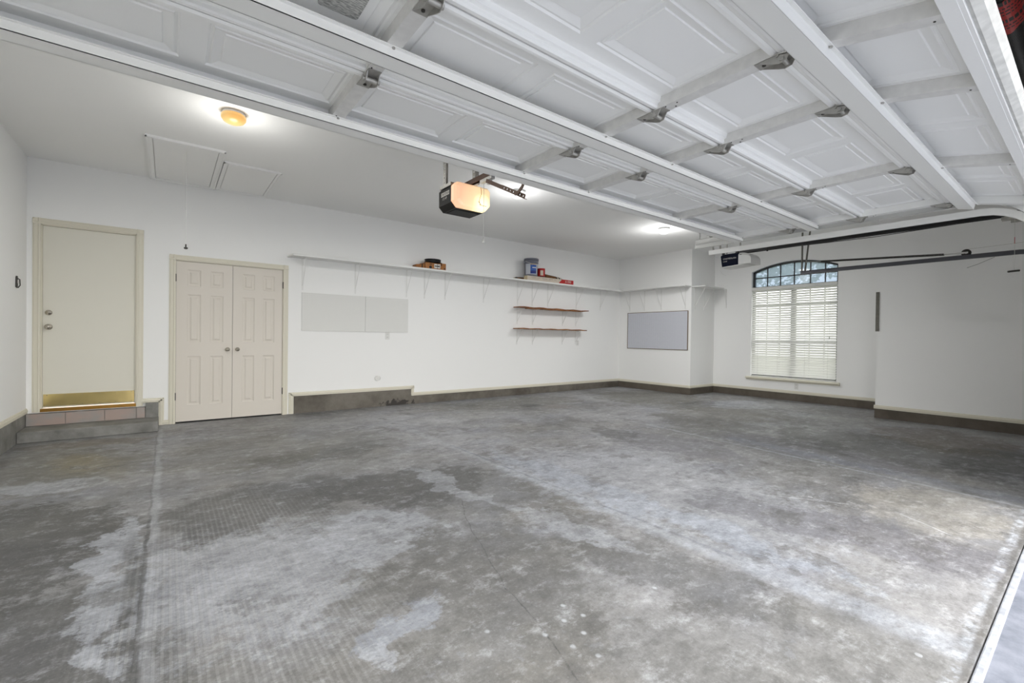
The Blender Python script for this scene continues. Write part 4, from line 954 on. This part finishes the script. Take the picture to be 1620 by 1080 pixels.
# cedar shelves
def irregular(mb, x0, x1, z, n, th, y0, y1):
    xs_ = [x0+(x1-x0)*i/n for i in range(n+1)]
    v = []
    for i, x in enumerate(xs_):
        dz = 0.006*math.sin(i*1.7); dd = 0.008*math.sin(i*2.3+1)
        v += [(x, y0+dd, z+dz), (x, y1, z+dz*0.5), (x, y1, z+th+dz*0.5), (x, y0+dd, z+th+dz)]
    f = [(0,1,2,3), tuple(len(v)-4+i for i in (3,2,1,0))]
    for i in range(n):
        for k in range(4): f.append((i*4+k, i*4+(k+1)%4, i*4+4+(k+1)%4, i*4+4+k))
    mb.add(v, f)
ws = thing('wood_shelf', 'upper reddish brown rough wooden shelf on thin brackets', 'shelf', (6.45, 7.06, 1.75))
mb = MB(); irregular(mb, 5.47, 7.42, 1.752, 16, 0.018, 6.95, YA-0.012); mb.build('board', M_wood, ws)
mb = MB(); irregular(mb, 5.68, 6.05, 1.733, 5, 0.018, 6.955, 7.05); irregular(mb, 6.08, 6.82, 1.735, 8, 0.018, 6.955, 7.05); irregular(mb, 6.87, 7.25, 1.738, 5, 0.015, 6.955, 7.05); mb.build('batten', M_wood2, ws)
ws2 = thing('wood_shelf', 'lower reddish brown rough wooden shelf on thin brackets', 'shelf', (6.45, 7.06, 1.33))
mb = MB(); irregular(mb, 5.47, 7.36, 1.328, 18, 0.018, 6.95, YA-0.012); mb.build('board', M_wood2, ws2)
GW = 'thin brackets under the wooden shelves'; pw = None; NM = ['left end', 'second from left', 'second from right', 'right end']
for zi, (z, nm) in enumerate(((1.735, 'upper'), (1.328, 'lower'))):
    for i, x in enumerate((5.575, 5.986, 6.828, 7.234)):
        lab = f'thin white bracket under the {nm} wooden shelf, {NM[i]}'
        if pw is None: pw = make_bracket(lab, GW, (x, YA, z), 0, dep=0.19, drop=0.26, strip=0.05)
        else: dup(pw, (x, YA, z), lab)

# ------------------------------------------------------------------ things on the shelf
def boxm(mb, x0, y0, z0, x1, y1, z1, sk=0.0): mb.prism([(x0, y0), (x1, y0+sk), (x1, y1+sk), (x0, y1)], 'z', z0, z1)
ZS = 2.292
cb = thing('flat_carton', 'long flat cream carton with a red end, lying under the grey pail', 'box', (6.2, 6.93, ZS))
x0, x1, z1 = 5.60, 6.86, ZS+0.088
MB().box(x0, 6.885, ZS, x1, 6.995, z1).build('carton', M_cardw, cb, bevel=0.002)
MB().prism([(x1+0.001, ZS-0.0+0.001), (x1+0.001, z1-0.001), (6.53, z1-0.001), (6.43, ZS+0.001)], 'y', 6.8835, 6.8848).build('red_end', M_red, cb)
MB().box(6.50, 6.885, z1, x1+0.001, 6.995, z1+0.0012).build('red_top', M_red, cb)
MB().box(x0-0.0012, 6.885, ZS, x0, 6.995, z1).build('end_flap', mat('carton_tan', sr(214, 196, 160), .6), cb)
mb = MB()
for (a, b, z, h) in ((5.70, 5.83, ZS+0.058, 0.008), (5.85, 5.93, ZS+0.057, 0.007), (5.98, 6.12, ZS+0.055, 0.008), (6.16, 6.26, ZS+0.054, 0.010), (6.30, 6.36, ZS+0.054, 0.007), (5.72, 5.90, ZS+0.034, 0.004), (6.0, 6.2, ZS+0.034, 0.004)):
    x = a
    while x < b: w_ = random.uniform(0.008, 0.018); mb.box(x, 6.8838, z, x+w_, 6.8846, z+h); x += w_+0.005
mb.build('print', mat('print_grey', sr(130, 120, 112), .6), cb)
tb, wd = text_mb('A-1000', 0.03, (0,0,0), (1,0,0), (0,1,0), 0); k = 0.17/wd
MB().add([(6.62+v[0]*k, 6.8828, ZS+0.028+v[1]*k*1.2) for v in tb.v], tb.f).build('lettering', M_white, cb)
# rolled canvas behind
ck = thing('rolled_canvas', 'long brown canvas roll with black and cream bands behind the cream carton', 'roll', (6.1, 7.08, ZS))
def flatroll(x0, x1, r0, r1, y, z0, z1, n=14):
    mb = MB(); v = []
    for (x, r, z) in ((x0, r0, z0), (x1, r1, z1)):
        for k in range(n):
            t = 2*PI*k/n; v.append((x, y+r*0.72*math.cos(t), z+r+r*math.sin(t)))
    mb.add(v, [(k, (k+1)%n, n+(k+1)%n, n+k) for k in range(n)], True); mb.add(v[:n], [tuple(range(n))]); mb.add(v[n:], [tuple(range(n))]); return mb
YC = 7.075
flatroll(5.45, 6.10, 0.030, 0.042, YC, ZS, ZS).build('canvas', M_canvas, ck)
flatroll(6.10, 6.20, 0.092, 0.094, YC, ZS, ZS).build('fold', mat('dark_brown_canvas', sr(74, 40, 26), .8), ck)
flatroll(6.20, 6.50, 0.094, 0.082, YC, ZS+0.001, ZS+0.001).build('canvas', M_canvas, ck)
flatroll(6.50, 6.53, 0.083, 0.081, YC, ZS, ZS).build('black_band', M_ink, ck)
flatroll(6.53, 6.57, 0.081, 0.079, YC, ZS, ZS).build('cream_band', M_cardw, ck)
flatroll(6.57, 6.61, 0.080, 0.077, YC, ZS, ZS).build('black_band', M_ink, ck)
flatroll(6.61, 6.65, 0.077, 0.074, YC, ZS, ZS).build('cream_band', M_cardw, ck)
flatroll(6.65, 6.76, 0.075, 0.050, YC, ZS, ZS).build('tip', M_ink, ck)
flatroll(5.33, 5.37, 0.012, 0.018, 7.0, ZS, ZS).build('cream_tip', mat('tan', sr(150, 130, 96), .8), ck)
flatroll(5.37, 5.45, 0.018, 0.028, 7.03, ZS, ZS).build('strap', M_ink, ck)
# pail on the carton
pc = (5.765, 6.975); zb = z1+0.002
pl_ = thing('paint_pail', 'tall grey plastic pail with a blue and white label', 'pail', (pc[0], pc[1], zb))
M_pail = mat('pail_grey', sr(122, 124, 134), 0.4)
MB().lathe([(0,0),(0.118,0),(0.122,0.01),(0.132,0.25),(0.146,0.255),(0.146,0.265),(0.133,0.27),(0.134,0.285),(0.148,0.29),(0.148,0.30),(0.136,0.304),(0.137,0.325),(0,0.325)], (pc[0], pc[1], zb), 'z', 36).build('body', M_pail, pl_)
MB().lathe([(0,0.345),(0.118,0.345),(0.122,0.335),(0.128,0.345),(0.148,0.345),(0.150,0.33),(0.150,0.315),(0.143,0.315),(0.140,0.325)], (pc[0], pc[1], zb), 'z', 36).build('lid', M_pail, pl_)
mb = MB(); mb.tube([(pc[0]+0.15*math.cos(math.radians(a)), pc[1]-0.155*abs(math.sin(math.radians(a)))*0.98-0.0, zb+0.29-0.075*math.sin(math.radians(a))) for a in range(0, 181, 12)], 0.003, 6)
mb.build('bail_handle', M_galv, pl_)
def wrap(a0, a1, z0, z1_, r0, r1, name, m, par, off=0.0015, c=pc, base=zb):
    mb = MB(); v = []; n = 12
    for i in range(n+1):
        t = math.radians(a0+(a1-a0)*i/n)
        for (z, r) in ((z0, r0), (z1_, r1)): v.append((c[0]+(r+off)*math.cos(t), c[1]+(r+off)*math.sin(t), base+z))
    mb.add(v, [(2*i, 2*i+2, 2*i+3, 2*i+1) for i in range(n)], True); return mb.build(name, m, par)
M_lblue = mat('label_blue', sr(46, 92, 170), .5); M_dblue = mat('label_navy', sr(24, 44, 120), .5); M_yel = mat('label_yellow', sr(214, 168, 60), .5); M_lw = mat('label_white', sr(196, 200, 208), .5)
wrap(174, 298, 0.03, 0.235, 0.1235, 0.1315, 'label', M_lw, pl_)
wrap(224, 281, 0.04, 0.215, 0.1238, 0.1312, 'label_print', M_lblue, pl_, 0.0028)
wrap(224, 281, 0.218, 0.232, 0.1312, 0.1316, 'label_print', M_yel, pl_, 0.0028)
wrap(224, 281, 0.045, 0.10, 0.124, 0.1262, 'label_print', M_dblue, pl_, 0.0038)
wrap(240, 278, 0.150, 0.168, 0.1285, 0.1292, 'label_print', M_white, pl_, 0.0042)
wrap(249, 257, 0.195, 0.215, 0.1305, 0.1312, 'label_print', M_dblue, pl_, 0.0042)
# red can
cc = (6.005, 6.945)
rc = thing('paint_can', 'small red can with a pale label right of the grey pail', 'can', (cc[0], cc[1], zb))
MB().lathe([(0,0),(0.078,0),(0.080,0.004),(0.077,0.008),(0.077,0.165),(0.080,0.172),(0.074,0.174),(0.066,0.168),(0,0.168)], (cc[0], cc[1], zb), 'z', 28).build('body', M_red, rc)
wrap(216, 261, 0.03, 0.13, 0.077, 0.077, 'label', M_cardw, rc, 0.0015, cc)
MB().lathe([(0.0775,0),(0.081,0.002),(0.081,0.012),(0.0775,0.014)], (cc[0], cc[1], zb), 'z', 28).build('rim', M_bolt, rc)
# cardboard carton with coil
cx_ = thing('cardboard_box', 'brown printed cardboard box under the black coil on the back shelf', 'box', (3.6, 7.0, ZS))
mb = MB(); mb.prism([(3.415, 6.90), (3.79, 6.90), (3.79, 7.14), (3.415, 7.14)], 'z', ZS, ZS+0.105); mb.build('carton', M_card, cx_, bevel=0.003)
MB().prism([(3.70, 6.895), (3.797, 6.895), (3.797, 6.99), (3.70, 6.99)], 'z', ZS+0.001, ZS+0.113).build('open_flap', M_card, cx_)
MB().box(3.575, 6.8965, ZS+0.02, 3.69, 6.898, ZS+0.092).build('label', M_white, cx_)
mb = MB()
for (a, b, z, h) in ((3.585, 3.665, ZS+0.048, 0.016), (3.632, 3.640, ZS+0.005, 0.095), (3.665, 3.675, ZS+0.04, 0.035)): mb.box(a, 6.8945, z, b, 6.8962, z+h)
for (a, b, z, h) in ((3.485, 3.53, ZS+0.075, 0.012),): mb.box(a, 6.8985, z, b, 6.8995, z+h)
mb.lathe([(0,-0.001),(0.026,-0.001),(0.026,0)], (3.507, 6.8995, ZS+0.03), 'y', 16); mb.lathe([(0,-0.001),(0.013,-0.001),(0.013,0)], (3.77, 6.894, ZS+0.025), 'y', 12)
mb.build('print', M_ink, cx_)
b2 = thing('cardboard_box', 'smaller brown cardboard box with a black strap, at the left of the pair', 'box', (3.36, 7.0, ZS))
MB().prism([(3.29, 7.0), (3.405, 6.90), (3.41, 7.14), (3.29, 7.14)], 'z', ZS, ZS+0.07).build('carton', M_card, b2, bevel=0.003)
MB().prism([(3.362, 6.935), (3.374, 6.9245), (3.378, 6.928), (3.378, 7.13), (3.362, 7.13)], 'z', ZS+0.001, ZS+0.074).build('strap', M_ink, b2)
co = thing('hose_coil', 'flat black coil of hose lying on the brown cardboard box', 'coil', (3.6, 7.02, ZS+0.11))
mb = MB(); pts = []
for i in range(4*28+1):
    t = i/28.0; r = 0.10+0.010*math.sin(t*2.1); pts.append((3.605+(r+0.03)*math.cos(2*PI*t), 7.015+r*math.sin(2*PI*t), ZS+0.128+0.012*(t%4)))
mb.tube(pts, 0.009, 7); mb.build('coil', M_black, co)
mb = MB(); mb.tube([(3.70, 6.94, ZS+0.12), (3.71, 6.885, ZS+0.115), (3.706, 6.884, ZS+0.07)], 0.006, 6); mb.build('coil_end', M_black, co)

# ------------------------------------------------------------------ pegboards, outlets, small wall things
mb = MB(); mb.box(1.557, YA-0.012, 1.214, 2.497, YA-0.0005, 1.780); mb.build('pegboard', M_peg, bevel=0.001, label='left white painted pegboard panel on the back wall', category='pegboard')
mb = MB(); mb.box(2.503, YA-0.012, 1.214, 3.231, YA-0.0005, 1.780); mb.build('pegboard', M_peg, bevel=0.001, label='right white painted pegboard panel on the back wall', category='pegboard')
pb = thing('pegboard', 'pale blue pegboard with a thin brown edge on the short wall', 'pegboard', (XB1, 6.1, 0.94))
MB().box(XB1-0.016, 5.345, 0.945, XB1-0.002, 6.89, 1.765).build('board', M_pegb, pb)
mb = MB(); y0, y1, z0, z1_ = 5.33, 6.905, 0.935, 1.775; e = 0.012; M_edge = mat('brown_edge', sr(120, 104, 84), .6)
mb.box(XB1-0.018, y0, z0, XB1-0.0008, y0+e, z1_); mb.box(XB1-0.018, y1-e, z0, XB1-0.0008, y1, z1_); mb.box(XB1-0.018, y0, z0, XB1-0.0008, y1, z0+e); mb.box(XB1-0.018, y0, z1_-e, XB1-0.0008, y1, z1_)
mb.build('edge_strip', M_edge, pb)
def outlet(lab, c, nrm):
    o = thing('wall_outlet', lab, 'outlet', c); n = Vector(nrm); u = Vector((-n.y, n.x, 0)); c = Vector(c)
    mb = MB(); mb.bar(c, c+n*0.005, 0.07, 0.115, up=(0,0,1)); mb.build('cover_plate', M_whpl, o, bevel=0.001)
    for dz in (0.026, -0.026):
        mb = MB(); mb.bar(c+n*0.005+Vector((0,0,dz)), c+n*0.008+Vector((0,0,dz)), 0.033, 0.03, up=(0,0,1)); rc_ = mb.build('socket', M_whpl, o)
        mb = MB()
        for e in (-0.006, 0.006): mb.bar(c+n*0.008+u*e+Vector((0,0,dz+0.003)), c+n*0.0085+u*e+Vector((0,0,dz+0.003)), 0.003, 0.009, up=(0,0,1))
        mb.build('slot', M_bolt, rc_)
    return o
outlet('white wall outlet below the right end of the white pegboard', (2.875, YA, 1.156), (0,-1,0))
outlet('white wall outlet low on the wall below the arched window', (XB2, 3.596, 0.285), (-1,0,0))
outlet('white wall outlet below the right end of the wooden shelves', (7.30, YA, 1.055), (0,-1,0))
vt = thing('dryer_vent_cap', 'round white vent cap low on the back wall above the trim', 'vent cap', (2.707, YA, 0.465))
MB().lathe([(0,-0.012),(0.03,-0.012),(0.042,-0.008),(0.045,0)], (2.707, YA, 0.465), 'y', 24).build('cover', M_whpl, vt)
MB().lathe([(0.032,-0.002),(0.034,-0.013),(0.038,-0.013),(0.040,-0.002)], (2.725, YA, 0.465), 'y', 24).build('ring', M_shelf, vt)
hk = thing('wall_hook', 'dark metal hook plate on the left wall beside the entry door', 'hook', (XL, 6.735, 1.65))
mb = MB(); mb.prism([(6.712, 1.60), (6.752, 1.592), (6.762, 1.62), (6.762, 1.69), (6.752, 1.715), (6.728, 1.716), (6.716, 1.70)], 'x', XL, XL+0.012); mb.build('plate', M_bolt, hk, bevel=0.003)
mb = MB(); mb.tube([(XL+0.012, 6.725, 1.69), (XL+0.03, 6.72, 1.68), (XL+0.034, 6.715, 1.62), (XL+0.02, 6.715, 1.595), (XL+0.012, 6.72, 1.60)], 0.005, 7); mb.build('hook', M_bolt, hk)
mb = MB(); mb.box(XL+0.012, 6.732, 1.64, XL+0.016, 6.744, 1.675); mb.build('slot', M_white, hk)
sr_ = MB(); sr_.box(XB3-0.012, YJ-0.03, 1.322, XB3-0.001, YJ+0.012, 1.922); sr_.build('metal_strip', M_hang, label='narrow grey vertical metal strip on the wall corner right of the window', category='metal strip')

# attic hatches
def hatch(lab, x0, x1, y0, y1, fw, drop):
    h = thing('attic_hatch', lab, 'hatch', ((x0+x1)/2, (y0+y1)/2, ZC))
    mb = MB(); a = fw
    for (p, q, r, s) in ((x0, y0, x1, y0+a), (x0, y1-a, x1, y1), (x0, y0+a, x0+a, y1-a), (x1-a, y0+a, x1, y1-a)):
        mb.box(p, q, ZC-0.016, r, s, ZC)
    for (p, q, r, s) in ((x0, y0, x1, y0+0.014), (x0, y1-0.014, x1, y1), (x0, y0, x0+0.014, y1), (x1-0.014, y0, x1, y1)):
        mb.box(p, q, ZC-0.024, r, s, ZC-0.014)
    mb.build('frame', M_ceil, h)
    g = 0.006; mb = MB(); mb.box(x0+a+g, y0+a+g, ZC-drop, x1-a-g, y1-a-g, ZC-drop+0.006); mb.build('panel', M_ceil, h)
    return h
h1 = hatch('larger attic ladder hatch in the ceiling with a pull cord', -0.19, 0.472, 5.61, 7.12, 0.055, 0.012)
mb = MB(); mb.tube([(0.14, 5.81, ZC-0.01), (0.14, 5.81, 2.07)], 0.0018, 6); pcd = mb.build('pull_cord', M_cord, h1)
MB().lathe([(0,0.045),(0.006,0.043),(0.006,0.015),(0.016,0.012),(0.018,0.0),(0.012,-0.006),(0,-0.006)], (0.14, 5.81, 2.035), 'z', 14).build('cord_knob', M_bolt, pcd)
hatch('smaller ceiling access hatch right of the attic ladder hatch', 0.482, 1.062, 5.93, 7.09, 0.04, 0.012)

# ceiling lamps
M_warm = bpy.data.materials.new('warm_glowing_glass'); M_warm.use_nodes = True
nt = M_warm.node_tree; b = nt.nodes['Principled BSDF']; b.inputs['Base Color'].default_value = sr(150, 122, 84); b.inputs['Roughness'].default_value = 0.3
g = N(nt, 'ShaderNodeNewGeometry'); d_ = N(nt, 'ShaderNodeVectorMath', operation='DISTANCE'); d_.inputs[1].default_value = (0.46, 4.53, ZC-0.06); nt.links.new(g.outputs['Position'], d_.inputs[0])
cr = N(nt, 'ShaderNodeValToRGB'); cr.color_ramp.elements[0].position = 0.03; cr.color_ramp.elements[0].color = sr(255, 190, 96); cr.color_ramp.elements[1].position = 0.14; cr.color_ramp.elements[1].color = sr(238, 206, 138)
nt.links.new(d_.outputs['Value'], cr.inputs[0]); nt.links.new(cr.outputs[0], b.inputs['Emission Color']); b.inputs['Emission Strength'].default_value = 0.5
M_cool = mat('white_glowing_glass', sr(170, 170, 170), 0.3, emit=(1, 1, 1, 1), es=0.6)
def lamp(lab, x, y, m, colr, power):
    o = thing('ceiling_lamp', lab, 'ceiling light', (x, y, ZC), 'flush round ceiling lamps')
    MB().lathe([(0,0),(0.084,0),(0.087,-0.006),(0.086,-0.026),(0.080,-0.028),(0,-0.028)], (x, y, ZC), 'z', 32).build('base', M_whpl, o)
    MB().lathe([(0.089,-0.022),(0.097,-0.034),(0.094,-0.056),(0.077,-0.078),(0.049,-0.092),(0.000,-0.098)], (x, y, ZC), 'z', 36).build('glass_shade', m, o)
    ld = bpy.data.lights.new('bulb', 'AREA'); ld.shape = 'DISK'; ld.size = 0.24; ld.energy = power; ld.color = colr
    lo = bpy.data.objects.new('bulb', ld); COL.objects.link(lo); lo.parent = o; lo.location = (0, 0, -0.11)
    ld = bpy.data.lights.new('ceiling_fill', 'POINT'); ld.energy = power*0.42; ld.color = colr; ld.shadow_soft_size = 0.12  # added fill light well below the shade, brightens ceiling and walls
    lo = bpy.data.objects.new('ceiling_fill', ld); COL.objects.link(lo); lo.parent = o; lo.location = (0, 0, -0.34)
    return o
lamp('round ceiling lamp glowing warm yellow above the attic hatches', 0.44, 4.60, M_warm, (1, 0.99, 0.95), LAMP_W*0.85)
lamp('round white ceiling lamp behind the curved opener arm', 3.62, 4.67, M_cool, (1, 1, 1), LAMP_W)
lamp('round white ceiling lamp farthest away, over the far corner', 6.77, 4.62, M_cool, (1, 1, 1), LAMP_W*1.55)

# small litter on the floor
mb = MB(); mb.prism([(-0.63, 2.86), (-0.60, 2.875), (-0.602, 2.89), (-0.632, 2.872)], 'z', 0.0005, 0.003); mb.build('leaf_scrap', mat('red_scrap', sr(190, 80, 60), .6), label='tiny red scrap lying on the left part of the floor', category='scrap')

# tree outside the window
tr_ = thing('garden_tree', 'leafy tree seen through the arched window panes', 'tree', (15.5, 9.5, -0.15))
MB().tube([(15.5, 9.5, -0.15), (15.55, 9.0, 1.2), (15.45, 8.0, 2.4), (15.6, 7.0, 4.4)], [0.16, 0.13, 0.11, 0.07], 10).build('trunk', mat('bark', sr(90, 78, 66), .9), tr_)
mb = MB(); rnd = random.Random(3)
for i in range(9000):
    t = rnd.uniform(0, 2*PI); ph = math.acos(rnd.uniform(-1, 1)); r = rnd.uniform(0.5, 1)**0.6
    c = Vector((15.5+2.2*r*math.sin(ph)*math.cos(t), 6.5+3.6*r*math.sin(ph)*math.sin(t), 5.15+2.35*r*math.cos(ph)))
    a = Vector((rnd.gauss(0,1), rnd.gauss(0,1), rnd.gauss(0,1))).normalized()*0.10; b_ = Vector((rnd.gauss(0,1), rnd.gauss(0,1), rnd.gauss(0,1))).normalized()*0.06
    mb.add([c-a, c+b_, c+a, c-b_], [(0,1,2,3)])
mb.build('foliage', mat('leaves', sr(112, 128, 92), .7, noise=0.2, nscale=3), tr_)
